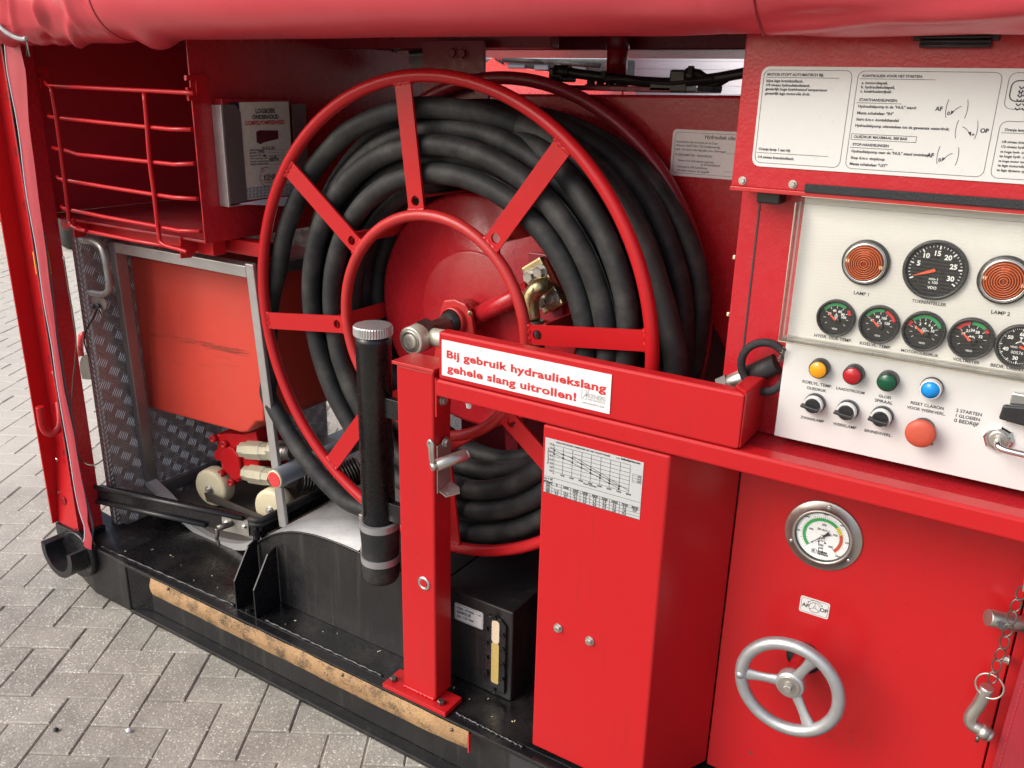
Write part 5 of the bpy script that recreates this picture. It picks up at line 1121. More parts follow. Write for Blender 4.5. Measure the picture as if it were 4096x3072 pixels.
def btn(px, mat, lab, white=False):
    c = PP(*px); o = G().lathe([(.0152, 0), (.0152, .004), (.0148, .0155), (.0142, .017), (.0128, .017)], c, (0, -1, 0), 36, True, False).done('push_button' if white else 'indicator_lamp', 'white' if white else 'blackplastic', pn); o['label'] = lab
    if white: G().lathe([(.0158, 0), (.0158, .006)], c, (0, -1, 0), 36).done('button_base', 'blackplastic', o)
    G().lathe([(.0127, .004), (.0127, .019), (.0118, .0205), (.0, .0208)] if not white else [(.0122, .004), (.0122, .0168), (.0, .0172)], c, (0, -1, 0), 36, True, False).done('lens', mat, o)
btn((427, 857), 'yellowlens', 'round yellow indicator lamp, first in its row'); btn((632, 893), 'redlens', 'round red indicator lamp'); btn((838, 932), 'greenlens', 'round dark green indicator lamp'); btn((1098, 978), 'bluelens', 'blue push button in a white ring', True)
def sel(px, lab):
    c = PP(*px); o = G().lathe([(.0162, 0), (.0162, .008), (.0158, .010)], c, (0, -1, 0), 36).done('rotary_switch', 'blackplastic', pn); o['label'] = lab
    G().lathe([(.0150, .008), (.0150, .017), (.0140, .0185), (.0118, .0185), (.0115, .016)], c, (0, -1, 0), 36, True, False).done('collar', 'white', o)
    G().lathe([(.0118, .01), (.0118, .020), (.0110, .022)], c, (0, -1, 0), 32).done('knob_body', 'blackplastic', o)
    d = Vector((1, 0, -.12)).normalized(); s_ = Vector((-d.z, 0, d.x)); q = c+Vector((0, -.022, 0))-s_*.001
    G().hexa([q-d*.016-s_*.0028, q+d*.0125-s_*.0036, q+d*.0125+s_*.0036, q-d*.016+s_*.0028, q-d*.016-s_*.002+Vector((0, -.010, 0)), q+d*.0125-s_*.003+Vector((0, -.012, 0)), q+d*.0125+s_*.003+Vector((0, -.012, 0)), q-d*.016+s_*.002+Vector((0, -.010, 0))], .0012).done('knob_lever', 'blackplastic', o)
sel((395, 1072), 'black rotary switch, leftmost of the three'); sel((594, 1112), 'black rotary switch, middle of the three'); sel((800, 1150), 'black rotary switch, right of the three')
c = PP(1045, 1225); o = G().lathe([(.0165, 0), (.0165, .008), (.0155, .012), (.0155, .02)], c, (0, -1, 0), 36).done('stop_button', 'blackplastic', pn); o['label'] = 'large faded red mushroom stop button'
G().lathe([(.012, .018), (.0205, .022), (.0215, .025), (.0212, .0285), (.019, .031), (.010, .0325), (.0, .033)], c, (0, -1, 0), 44, True, False).done('mushroom_head', 'mushroom', o)
c = PP(1600, 1100); o = G().box(c.x-.008, c.x+.06, YP-.010, YP-.0005, c.z-.022, c.z+.024, .003).done('battery_switch', 'chrome', pn)
G().hexa([Vector((c.x-.017, YP-.020, c.z-.016)), Vector((c.x+.04, YP-.020, c.z-.022)), Vector((c.x+.04, YP-.011, c.z-.022)), Vector((c.x-.017, YP-.011, c.z-.016)), Vector((c.x-.015, YP-.020, c.z+.006)), Vector((c.x+.04, YP-.020, c.z+.012)), Vector((c.x+.04, YP-.011, c.z+.012)), Vector((c.x-.015, YP-.011, c.z+.006))], .003).done('switch_lever', 'blackplastic', o)
c = PP(1500, 1288); o = G().lathe([(.020, 0), (.020, .004), (.0175, .006)], c, (0, -1, 0), 8, False).done('panel_lock', 'chrome', pn)
G().lathe([(.0135, .006), (.0135, .008), (.011, .0085)], c, (0, -1, 0), 32).done('lock_core', 'steel', o)
h0 = c+Vector((0, -.009, 0)); G().tube(smooth_path([h0, h0+Vector((0, -.012, 0)), h0+Vector((.006, -.02, -.004)), h0+Vector((.03, -.022, -.0052)), h0+Vector((.07, -.022, -.006))], 8), .0048, 14).done('lock_handle', 'chrome', o)
# clear cover
cv_ = thing('clear_cover', 'clear scratched plastic cover screwed over the gauges of the white panel', 'cover', (-.1, 1.34, 1.14))
x0, x1, y0, y1, zc0, zc1 = -.343, .45, 1.325, 1.3595, at(Mg(4, 160, 697), 1, 1.325).z, 1.3565
th = .003
G().box(x0, x1, y0, y0+th, zc0, zc1-.008).done('cover_front', 'clear', cv_)
G().box(x0, x0+th, y0+th+.0003, y1-.0005, zc0, zc1-.008).done('cover_side', 'clear', cv_)
G().box(x0+th+.0003, x1, y0+th+.0003, y1-.0005, zc0, zc0+th).done('cover_bottom', 'clear', cv_)
G().hexa([(x0, y0, zc1-.0078), (x1, y0, zc1-.0078), (x1, y0+th, zc1-.0078), (x0, y0+th, zc1-.0078), (x0+.006, 1.336, zc1), (x1, 1.336, zc1), (x1, 1.339, zc1), (x0+.006, 1.339, zc1)]).done('cover_top', 'clear', cv_)
eg = surf('cover_edge', (.42, .37, .28), .3, ga=.2)
G().box(x0+.004, x1, 1.3365, 1.3595, zc1+.0002, zc1+.0022).done('top_flange', eg, cv_)
G().tube([(x0, y0, zc1-.008), (x0, y0, zc0), (x1, y0, zc0)], .0011, 6).done('cover_edge', eg, cv_)
for p in (Rg(4, 475, 1298), Rg(4, 1330, 1372)):
    q = at(p, 1, 1.355); G().lathe([(.0085, 0), (.0085, .0015), (.006, .002), (.006, .006), (.005, .007)], (q.x, 1.3475, zc1+.0024), (0, 0, 1), 20).done('cover_screw', 'steel', cv_)
# hose end and rope loop behind the arm's end
he = thing('hose_end', 'black hose end with grey fitting lying behind the end of the red arm', 'hose', tuple(at(Z6(1400, 1260), 1, 1.42)))
a_, b_ = at(Z6(1420, 1285), 1, 1.40), at(Z6(1896, 1085), 1, 1.395); d_ = (b_-a_)
G().cyl(a_, a_.lerp(b_, .45), .0150, 20, .002).done('hex_fitting', 'steel', he); G().cyl(a_.lerp(b_, .42), b_+d_*.05, .0170, 20).done('hose', 'rubber', he)
G().lathe([(.0185, 0), (.0185, .02)], a_-d_.normalized()*.008, d_, 6, False).done('hex_nut', 'steeldark', he)
c = at(Z6(1790, 1110), 1, 1.372); rp_ = thing('rope_loop', 'black braided rope loop hanging beside the white control panel', 'rope', tuple(c))
G().tube(smooth_path([c+Vector((.038*math.cos(a), .004*math.sin(2*a), .042*math.sin(a))) for a in [2*PI*k/14 for k in range(14)]], 5, True), .0068, 12, True).done('rope', 'zip', rp_)
cl = thing('cable_clip', 'small dark chain clip hanging at the left edge of the white panel', 'clip', tuple(PP(195, 780)))
for k in range(5):
    q = PP(205-8*k, 748+16*k, 1.352); G().ring(q, .0035, .001, (1 if k % 2 else .2, .5, .3), 14, 6).done('clip_link', 'steeldark', cl)

# ================================================================== HYDRAULIC TANK + SIGN + CABLES
YHY = 1.775
hy = thing('hydraulic_tank', 'dark red hydraulic oil tank behind the hose reel', 'tank', (-.9, 1.9, 1.03))
G().prism([(-1.383, YHY, 1.02), (-.62, YHY, 1.037), (-.52, YHY, .90), (-.40, YHY, .90), (-.40, YHY, 1.498), (-1.383, YHY, 1.480)], (0, .55, 0), .006).done('tank_body', 'redpeel', hy)
G().box(-1.02, -.75, 1.79, 2.1, 1.496, 1.507, .002).done('top_flange', 'redshade', hy)
for p in (Z11(190, 530), Z11(300, 540), Z11(430, 540), Z11(560, 545)):
    q = at(p, 1, 1.86); hexbolt((q.x, 1.86, 1.507), (0, 0, 1), .010, .011, hy, mat='steeldark')
G().box(-1.384, -1.203, 1.762, 1.768, 1.40, 1.60, .001).done('mounting_plate', 'redshade', hy)
for p in (Z10(585, 308), Z10(695, 318)):
    q = at(p, 1, 1.761); hexbolt((q.x, 1.7615, q.z), (0, -1, 0), .011, .007, hy, 'plate_bolt', 'redshade')
hs = thing('oil_sign', 'white sign with Hydraulische olie text half hidden on the hydraulic tank', 'sign', (-.6, YHY, 1.38))
Yh = YHY-.0012
def HP(x, y): return at(Rg(3, x, y), 1, Yh)
hx0 = (HP(1150, 855).x+HP(1125, 1160).x)/2
hb2 = G().prism(rrect(hx0, hx0+.36, HP(1130, 1162).z, HP(1155, 855).z, .009, Yh), (0, .0009, 0)).done('sign_sheet', 'signbright', hs)
pr = Print((0, -1, 0))
def ht_(t_, a, b_, bold=.01): p0 = HP(*a); p1 = HP(*b_); pr.fit(t_, p0, (p1.x, Yh, p0.z), 1.05, bold)
ht_('Hydrauliek olie', (1360, 920), (1562, 928), .012); ht_('Hydraulische olie verversen om de 2 jaar', (1170, 944), (1445, 960)); ht_('Oliesoort: Shell Tellus T32 of gelijkwaardig', (1167, 968), (1458, 986)); ht_('Hydr. olie alleen vullen/bijvullen d.m.v. filterwagen', (1165, 994), (1500, 1014))
ht_('FILTERELEMENTEN  VERWISSELEN', (1161, 1030), (1406, 1046)); ht_('Nieuw of na hydraulische reparatie', (1183, 1068), (1417, 1083)); ht_('na 20 bedrijfsuren', (1332, 1098), (1460, 1104)); ht_('Normaal na 500 bedrijfsuren', (1178, 1110), (1376, 1122)); ht_('Of indien indicator dit aangeeft', (1176, 1134), (1386, 1147))
pr.loop(rrect(hx0+.006, hx0+.354, HP(1130, 1162).z+.006, HP(1155, 855).z-.006, .007, Yh), .0006)
pr.line(HP(1500, 1020), HP(1560, 1024), .0006); pr.line(HP(1482, 1139), HP(1540, 1143), .0006); pr.done('lettering', 'ink', hb2, .0004)
cbt = thing('cable_harness', 'black ribbed cable with box connectors lying along the top of the dark red tank', 'cable', tuple(at(Z11(800, 520), 1, 1.80)))
def CB(x, y, yy=1.80): return at(Z11(x, y), 1, yy)
g = G(); pts = smooth_path([at(Z1(470, 105), 1, 1.80), at(Z1(620, 130), 1, 1.80), CB(360, 470), CB(550, 495), CB(800, 520), CB(1100, 535), CB(1400, 510), CB(1650, 480), CB(1850, 445), CB(2010, 415)], 24)
g.tube(pts, [.0100+.0010*(i % 2) for i in range(len(pts))], 14); g.done('ribbed_conduit', 'blackplastic', cbt)
G().tube(smooth_path([at(Z1(880, 190), 1, 1.782), CB(550, 490, 1.782), CB(800, 520, 1.782), CB(1100, 540, 1.782), CB(1400, 510, 1.782), CB(1620, 485, 1.782)], 20), .0035, 8).done('thin_conduit', 'rubber', cbt)
def cbox(pa, pb, name='connector_box', yy=1.79, d=.07):
    a = at(pa, 1, yy); b_ = at(pb, 1, yy); return G().box(a.x, b_.x, yy, yy+d, b_.z, a.z, .004).done(name, 'blackplastic', cbt)
cbox(Z1(260, 55), Z1(405, 215)); G().cyl(at(Z1(335, 95), 1, 1.80), at(Z1(500, 105), 1, 1.80), .0135, 18).done('cable_gland', 'blackplastic', cbt)
cbox(Z11(1115, 378), Z11(1370, 560)); G().cyl(CB(1310, 440), CB(1420, 450), .014, 18).done('cable_gland', 'blackplastic', cbt); G().tube(smooth_path([CB(1390, 430), CB(1450, 425), CB(1500, 460), CB(1560, 490)], 6), .009, 12).done('cable', 'rubber', cbt)
g = G(); g.prism([CB(1430, 520), CB(1640, 450), CB(1790, 440), (CB(1780, 510)), CB(1650, 585), CB(1500, 585)], (0, .03, 0), .004); g.box(CB(1460, 600).x, CB(1660, 600).x, 1.79, 1.84, 1.4995, 1.512, .002); g.done('sensor_boot', 'rubber', cbt)
G().box(CB(900, 580).x, CB(1330, 600).x, 1.79, 1.85, 1.4985, 1.52, .002).done('filler_block', 'blackplastic', cbt)
for p in (CB(370, 440), CB(1390, 385)): G().box(p.x-.006, p.x+.006, 1.785, 1.795, p.z-.008, p.z+.008, .002).done('cable_tie', 'rubber', cbt)

# ================================================================== HOSE REEL
HC = Vector((-1.124, 0, .997)); YR1, YR2 = 1.45, 1.727; RR = .522; RIN = .2455
hr = thing('hose_reel', 'large red open spoked hose reel behind the red post', 'hose reel', (-1.124, 1.59, .997))
def rp_(y, r, a, c=HC): a = math.radians(a); return Vector((c.x+r*math.cos(a), y, c.z+r*math.sin(a)))
G().ring((HC.x, YR1, HC.z), RR-.0, .0135, (0, 1, 0), 128, 14).done('front_rim', 'red', hr)
G().ring((HC.x, YR2, HC.z), RR, .0145, (0, 1, 0), 128, 14).done('rear_rim', 'redshade', hr)
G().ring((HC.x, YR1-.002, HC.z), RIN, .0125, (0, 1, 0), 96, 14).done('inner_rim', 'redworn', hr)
G().ring((HC.x, YR2, HC.z), RIN+.02, .0125, (0, 1, 0), 80, 10).done('rear_inner_rim', 'redshade', hr)
def spoke(y, a, r0, r1, w, th, mat, hole):
    a = math.radians(a); d = Vector((math.cos(a), 0, math.sin(a))); s_ = Vector((-d.z, 0, d.x)); c = Vector((HC.x, y, HC.z))
    t = bmesh.new(); N = 24; hr_ = .0105; hc = r0+.022
    out = [(r0, -w), (r1, -w), (r1, w), (r0, w)]
    g = G()
    if not hole:
        return g.prism([c+d*p+s_*q for p, q in out], (0, th, 0), .0015).done('spoke', mat, hr)
    # plate with a round hole: ring of quads between a square around the hole and the hole, plus the rest
    sq = []
    for k in range(N):
        b = 2*PI*k/N; cx, cz = math.cos(b), math.sin(b); m = max(abs(cx), abs(cz)); sq.append((hc+w*cx/m, w*cz/m))
    ho = [(hc+hr_*math.cos(2*PI*k/N), hr_*math.sin(2*PI*k/N)) for k in range(N)]
    for (yy) in (0, th):
        S_ = [t.verts.new(c+d*p+s_*q+Vector((0, yy, 0))) for p, q in sq]; H = [t.verts.new(c+d*p+s_*q+Vector((0, yy, 0))) for p, q in ho]
        for k in range(N): t.faces.new((S_[k], S_[(k+1) % N], H[(k+1) % N], H[k]))
        if yy == 0: H0 = H
        else:
            for k in range(N): t.faces.new((H0[k], H0[(k+1) % N], H[(k+1) % N], H[k]))
    bmesh.ops.recalc_face_normals(t, faces=t.faces); g._merge(t, False)
    for p0, p1 in ((r0, hc-w), (hc+w, r1)):
        g.prism([c+d*p+s_*q for p, q in ((p0, -w), (p1, -w), (p1, w), (p0, w))], (0, th, 0))
    for q in (-w, w):
        g.quad([c+d*(hc-w)+s_*q, c+d*(hc+w)+s_*q, c+d*(hc+w)+s_*q+Vector((0, th, 0)), c+d*(hc-w)+s_*q+Vector((0, th, 0))])
    return g.done('spoke', mat, hr)
for k in range(8):
    a = 7+45*k
    sp_ = spoke(YR1-.006, a, RIN+.008, RR-.010, .0205, .006, 'red', True)
    for rr_, n_ in ((RR-.012, 1), (RIN+.011, 1)):
        d = rp_(0, 1, a)-rp_(0, 0, a); s_ = Vector((-d.z, 0, d.x)); c = rp_(YR1-.003, rr_, a)
        G().tube([c+s_*(.0225*(i/8-.5)*2)+Vector((0, .0012*math.sin(i*2.2), 0)) for i in range(9)], [.0052+.0012*math.sin(i*2.7) for i in range(9)], 8).done('weld_bead', 'red', sp_)
    spoke(YR2-.004, a, RIN+.02, RR-.01, .019, .006, 'redshade', False)
    p = rp_(0, RIN+.035, a); d = (rp_(0, 1, a)-rp_(0, 0, a)).normalized(); s_ = Vector((-d.z, 0, d.x))
    b0 = Vector((p.x, YR1+.002, p.z)); b1 = Vector((p.x, YR2-.006, p.z))
    G().hexa([b0-s_*.019, b0+s_*.019, b0+s_*.019+d*.004, b0-s_*.019+d*.004, b1-s_*.019, b1+s_*.019, b1+s_*.019+d*.004, b1-s_*.019+d*.004]).done('drum_bar', 'redworn', hr)
YDK = 1.614
G().lathe([(.001, -.0065), (.143, -.0065), (.147, -.005), (.150, 0), (.268, .001), (.277, .004), (.277, .012)], (HC.x, YDK, HC.z), (0, 1, 0), 96).done('drum_disc', 'redpeel', hr)
# hub, bearing and radial feed pipe
bc = Vector((HC.x, 1.535, HC.z))
bg = G().lathe([(.034, .012), (.034, -.008), (.030, -.012), (.0285, -.012), (.0265, -.004)], bc, (0, 1, 0), 48, True, False).done('hub_bearing', 'redworn', hr)
G().prism([bc+Vector((x, .001, z)) for x, z in ((-.04, .02), (-.03, .043), (.0, .05), (.03, .043), (.047, .018), (.062, -.06), (.066, -.10), (-.06, -.10), (-.05, -.05))], (0, .014, 0), .004).done('bearing_plate', 'redworn', hr)
G().lathe([(.0265, -.004), (.0255, -.014), (.022, -.016), (.0215, -.03)], bc, (0, 1, 0), 32).done('grease_seal', 'blackplastic', bg)
gn = at(Z5(975, 1160), 1, 1.52); G().lathe([(.0055, 0), (.0055, .007), (.003, .008), (.0038, .013), (.001, .016)], gn, (0.35, -1, .3), 6, False).done('grease_nipple', 'zinc', bg)
fp0 = Vector((HC.x+.03, 1.575, HC.z+.005)); fp1 = at(Z5(1640, 890), 1, 1.575)
G().cyl(fp0, fp0.lerp(fp1, .93), .0205, 24).done('feed_pipe', 'redpeel', hr); G().cyl(Vector((HC.x, 1.54, HC.z)), Vector((HC.x, YDK-.002, HC.z)), .033, 28).done('axle', 'redworn', hr)
G().lathe([(.037, .0), (.03, -.012), (.022, -.02)], (HC.x, 1.60, HC.z), (0, 1, 0), 32).done('axle_boss', 'redworn', hr)
G().box(fp1.x-.03, fp1.x+.06, 1.59, 1.60, fp1.z-.075, fp1.z+.07, .002).done('block_plate', 'redshade', hr)
fb = thing('swivel_fitting', 'cream steel swivel fitting at the reel hub above the post', 'fitting', (HC.x, 1.38, .98))
sc_ = Vector((HC.x+.001, 1.378, .9855)); ax = Vector((0, 1, .068)).normalized()
G().lathe([(.0285, 0), (.0305, .002), (.0305, .030), (.0295, .032), (.0255, .033)], sc_, ax, 40).done('swivel_body', 'swivel', fb)
G().lathe([(.0235, .0), (.0232, -.0015), (.0175, -.0015), (.017, .0)], sc_, ax, 36, True, False).done('face_groove', 'steel', fb); G().lathe([(.0158, 0.001), (.0158, -.0022), (.015, -.003), (.003, -.003), (.001, -.0024)], sc_, ax, 32).done('face_cap', 'swivel', fb)
G().lathe([(.033, .033), (.033, .066), (.031, .07)], sc_, ax, 6, False).done('swivel_block', 'steeldark', fb)
G().lathe([(.0235, .07), (.0235, .10), (.020, .102), (.020, .17)], sc_, ax, 8, False).done('hex_adapter', 'steeldark', fb)
G().cyl(sc_+ax*.046, sc_+ax*.046+Vector((.085, 0, .002)), .0195, 28).done('side_outlet', 'swivel', fb)

ho = thing('hydraulic_hose', 'thick black hydraulic hose wound in many layers on the red reel', 'hose', (HC.x, 1.59, .6))
HR = .0222
random.seed(5)
def loop_pts(y, r, dx=0, dz=0, wob=.003, dy=.01, sq=.0, n=96, ph=0):
    out = []
    for i in range(n):
        a = 2*PI*i/n
        rr_ = r+wob*math.sin(2*a+ph)+wob*.6*math.sin(3*a+2*ph)
        out.append(Vector((HC.x+dx+rr_*math.cos(a), y+dy*.5*math.sin(a+ph), HC.z+dz+rr_*math.sin(a)-sq*(math.sin(a) < -.2)*abs(math.sin(a)+.2))))
    return out
loops = []
for r, dx, dz in ((.404, .011, -.016), (.348, .022, -.018)): loops.append((1.482, r, dx, dz))
for r, dx, dz in ((.377, .016, -.016), (.431, .008, -.010)): loops.append((1.517, r, dx, dz))
for k, y in enumerate((1.556, 1.598, 1.640, 1.683)):
    for j in range(4):
        r = .336+.0437*j+(.0215 if k % 2 else 0)
        if r > .485: continue
        loops.append((y, r, .018-.004*j+random.uniform(-.002, .002), -.016+.002*j))
for y, r, dx, dz in loops: G().tube(loop_pts(y, r, dx, dz, .0025, .008, .02, 96, random.uniform(0, 6)), HR, 16, True).done('hose_loop', 'rubber', ho)
for r, dx, dz, k in ((.404, .011, -.016, .85), (.348, .022, -.018, .9)):
    G().tube(loop_pts(1.482, r+HR*k, dx, dz, .0025, .008, .02, 96, 1.0), [.0016+.0006*math.sin(i*1.7) for i in range(96)], 6, True).done('hose_seam', 'rubberworn', ho)
ro_ = [rp_(1.69, r, a) for a, r in ((120, .44), (100, .445), (80, .452), (66, .468), (52, .490), (40, .507), (26, .522), (15, .528), (5, .523), (-10, .512), (-30, .50), (-60, .49), (-90, .485))]
G().tube(smooth_path(ro_, 8), HR, 16).done('outer_rear_turn', 'rubber', ho)
# loose outermost turn that sags on the left and crosses behind the rim on the right
def lz(a, r, y): return rp_(y, r, a)
_sag = [(Mg(2, 172, 270), 1.487), (Mg(2, 127, 470), 1.489), (Mg(2, 113, 700), 1.489), (Mg(2, 120, 905), 1.489), (Z3(205, 220), 1.487), (Z3(350, 500), 1.480), (Z3(600, 900), 1.474), (Z3(900, 1250), 1.474), (Z3(1150, 1440), 1.480)]
lo = [lz(52, .455, 1.60), lz(75, .456, 1.535), lz(97, .462, 1.487), lz(118, .471, 1.485), lz(132, .476, 1.485), lz(145, .483, 1.485), lz(161, .494, 1.484), *[at(p, 1, y) for p, y in _sag], lz(253, .545, 1.488), lz(266, .515, 1.49), lz(286, .497, 1.488), lz(305, .482, 1.49), lz(325, .462, 1.49), lz(345, .458, 1.485), lz(370, .458, 1.485), lz(388, .458, 1.486), lz(405, .452, 1.50), lz(422, .444, 1.53), lz(440, .43, 1.575)]
G().tube(smooth_path(lo, 8), HR, 16).done('loose_turn', 'rubber', ho)
wo = [lz(110, .43, 1.555), lz(90, .437, 1.552), lz(72, .452, 1.55), lz(58, .468, 1.55), lz(44, .480, 1.55), lz(31, .489, 1.55), lz(21, .496, 1.55), lz(15, .502, 1.55), lz(8, .512, 1.55), lz(-1, .530, 1.55), lz(-12, .54, 1.55), lz(-26, .52, 1.55), lz(-45, .50, 1.55), lz(-70, .49, 1.555), lz(-95, .485, 1.56)]
G().tube(smooth_path(wo, 8), .0245, 16).done('worn_turn', 'rubberworn', ho)
mo_ = [lz(100, .435, 1.655), lz(78, .452, 1.655), lz(58, .476, 1.652), lz(43, .494, 1.65), lz(28, .50, 1.648), lz(9, .505, 1.646), lz(-15, .505, 1.645), lz(-50, .49, 1.645), lz(-90, .48, 1.645)]
G().tube(smooth_path(mo_, 8), HR, 16).done('rear_turn', 'rubber', ho)
# end of the hose joined to the reel: elbow, flange and bolts
el = [at(Z5(1735, 870), 1, 1.565), at(Z5(1720, 872), 1, 1.535), at(Z5(1660, 900), 1, 1.52), at(Z5(1600, 980), 1, 1.517), at(Z5(1590, 1080), 1, 1.516), at(Z5(1600, 1215), 1, 1.515)]
eo = G().tube(smooth_path(el, 8), .0185, 20).done('elbow', 'zinc', ho)
fa = at(Z5(1700, 880), 1, 1.562); u_ = (at(Z5(1765, 1010), 1, 1.562)-at(Z5(1640, 760), 1, 1.562)).normalized(); v_ = Vector((-u_.z, 0, u_.x))
G().prism([fa+u_*a+v_*b_ for a, b_ in ((-.056, -.028), (.056, -.028), (.056, .028), (-.056, .028))], (0, .024, 0), .004).done('flange_block', 'zinc', ho)
for p in (Z5(1562, 792), Z5(1665, 742), Z5(1690, 1045), Z5(1790, 1008)):
    q = at(p, 1, 1.55); hexbolt((q.x, 1.562, q.z), (0, -1, 0), .0125, .016, ho, 'flange_bolt', 'steel')
G().lathe([(.0225, .0), (.0225, .06), (.0215, .10)], at(Z5(1618, 1225), 1, 1.515), (.06, 0, -1), 24).done('ferrule', 'steeldark', ho)

# ================================================================== ROOF, BEAMS, TARPAULIN
rf_ = thing('container_roof', 'dark red roof frame of the container under the rolled tarpaulin', 'roof', (-1, 2.4, 1.62))
G().box(-2.46, .62, 1.33, 3.62, 1.622, 1.64).done('roof_sheet', 'redshade', rf_)
zb1 = at((2400, 199), 1, 2.0).z
G().box(-3.0, .62, 2.0, 2.05, zb1, 1.6215, .003).done('long_beam', 'redshade', rf_)
G().box(-2.40, -1.05, 1.80, 1.84, 1.585, 1.6215, .002).done('cross_beam', 'redshade', rf_)
a_ = at(Rg(2, 0, 245), 1, 1.9); b_ = at(Rg(2, 1160, 322), 1, 2.2)
G().tube([Vector((-2.3, 1.62, 1.604)), Vector((-1.2, 2.05, 1.604))], .006, 10).done('tie_rod', 'redshade', rf_)
hexbolt(at(Rg(2, 962, 315), 0, -1.60), (0, 0, -1), .010, .012, rf_, mat='steeldark')
pl_ = thing('support_pole', 'dark red round pole between the tank top and the roof', 'pole', tuple(at(Z11(490, 500), 1, 1.95)))
q = at(Z11(495, 300), 1, 1.95); G().cyl((q.x, 1.95, 1.50), (q.x, 1.95, 1.63), .0245, 24).done('pole_tube', 'redpeel', pl_); G().cyl((q.x, 1.95, 1.588), (q.x, 1.95, 1.63), .0275, 24, .002).done('pole_socket', 'redshade', pl_)
br = thing('scrub_brush', 'pale bristled brush hanging beside the dark plate under the roof', 'brush', tuple(at(Z10(190, 400), 1, 2.0)))
b0, b1, b2, b3 = (at(Z10(x, y), 1, 2.0) for x, y in ((88, 300), (300, 285), (290, 515), (130, 515)))
G().prism([at(Z10(x, y), 1, 2.0) for x, y in ((85, 285), (320, 268), (320, 300), (90, 318))], (0, .06, 0), .003).done('brush_back', 'rubber', br)
G().prism([at(Z10(x, y), 1, 2.002) for x, y in ((90, 320), (320, 303), (320, 345), (95, 352))], (0, .056, 0), .003).done('brush_block', 'bristle', br)
g = G()
for k in range(26):
    for y in (2.004, 2.03, 2.055):
        u = k/25; a = at(Z10(105+200*u, 350-8*u), 1, y); b_ = at(Z10(128+170*u+random.uniform(-4, 4), 520+random.uniform(-5, 5)), 1, y); g.tube([a, b_], .0032, 5)
g.done('bristles', 'bristle', br)
# rolled tarpaulin along the front edge
tp = thing('rolled_tarp', 'rolled up wrinkled red tarpaulin along the top front edge of the container', 'tarpaulin', (-.9, 1.27, 1.6))
RT = .092; zc_t = at((2000, 146), 1, 1.262).z+RT
CREASES = [(-2.42, 3.0, -2.36, 4.5, .022, .013), (-2.33, 2.7, -2.30, 4.0, .018, .014), (-2.25, 2.8, -2.33, 4.6, .020, -.012), (-2.20, 3.4, -2.24, 4.7, .016, .015), (-2.10, 2.6, -2.14, 4.1, .022, -.012),
  (-2.06, 2.6, -2.17, 4.6, .014, .014), (-1.98, 2.9, -2.02, 4.3, .020, .015), (-1.97, 3.6, -2.10, 4.75, .016, -.011), (-1.93, 2.5, -1.90, 3.8, .013, -.010), (-1.88, 2.5, -1.87, 4.2, .015, .013), (-1.90, 3.7, -1.99, 4.8, .013, .016),
  (-1.84, 3.2, -1.80, 4.6, .014, -.010), (-2.50, 2.8, -2.46, 4.2, .02, .012), (-2.13, 3.9, -2.05, 4.8, .012, .012)]
def tarpf(x, a):
    wl_ = max(0, min(1, (-1.795-x)/.05)); wl_ = wl_*wl_*(3-2*wl_); wr_ = max(0, min(1, (x+.62)/.3)); r = RT
    n3 = noise.noise((x*4-a*1.2, a*.9, 9.0)); q = a*RT; cr = 0
    for (xa, aa, xb, ab, w, h) in CREASES:
        sa_, sb_ = aa*RT, ab*RT; dx, dq = xb-xa, sb_-sa_; L2 = dx*dx+dq*dq; t_ = max(0, min(1, ((x-xa)*dx+(q-sa_)*dq)/L2)); ex, eq = xa+dx*t_-x, sa_+dq*t_-q
        d2 = ex*ex+eq*eq; tp_ = math.sin(PI*(.12+.76*t_))
        cr += h*tp_*(.55*math.exp(-d2/(w*w))+.45*math.exp(-math.sqrt(d2)/(w*.55)))
    r += wl_*(cr+.007*n3-.003)+wr_*(.011*n3+.008*noise.noise((x*5+a*3, a, 12)))+(1-wl_)*(1-wr_)*.0018*n3
    pk = math.exp(-((x+1.715)/.035)**2)*math.exp(-((a-4.75)/.5)**2); r += .020*pk
    if x < -1.80: r += .0022
    if x > -.395: r += .0016
    for sx in (-.462, -.470): r -= .0012*math.exp(-((x-sx)/.0025)**2)
    z = zc_t+r*math.sin(a)*(1+.04*wl_); y = 1.27+r*1.02*math.cos(a)
    return Vector((x, y, z-(.004*wl_)))
g = G(); t = bmesh.new(); NX, NA = 760, 64
xs = [-2.56+3.2*i/NX for i in range(NX+1)]
V = [[t.verts.new(tarpf(x, 2*PI*j/NA)) for j in range(NA)] for x in xs]
for i in range(NX):
    for j in range(NA): t.faces.new((V[i][j], V[i+1][j], V[i+1][(j+1) % NA], V[i][(j+1) % NA]))
bmesh.ops.recalc_face_normals(t, faces=t.faces); g._merge(t, True); g.done('tarp_fabric', 'tarp', tp)
for sx in (-1.7995, -.3945):
    G().tube([tarpf(sx, 2*PI*k/48)+Vector((0, .0008*-math.cos(2*PI*k/48)*-1, .0008*math.sin(2*PI*k/48))) for k in range(48)], .0013, 6, True).done('seam', 'tarpdark', tp)
zp = [at(Z9(*p), 1, 1.188) for p in ((-60, 270), (0, 350), (40, 395), (100, 440), (180, 485), (250, 512), (320, 520), (350, 508))]
zpo = G().tube(smooth_path(zp, 8), .0034, 10).done('zipper', 'chartgrey', tp)
g = G(); zz = smooth_path(zp, 10)
for k in range(len(zz)-1):
    d = (zz[k+1]-zz[k]).normalized(); g.ring(zz[k], .0040, .0010, d, 12, 6)
g.done('zipper_teeth', 'chartgrey', zpo)
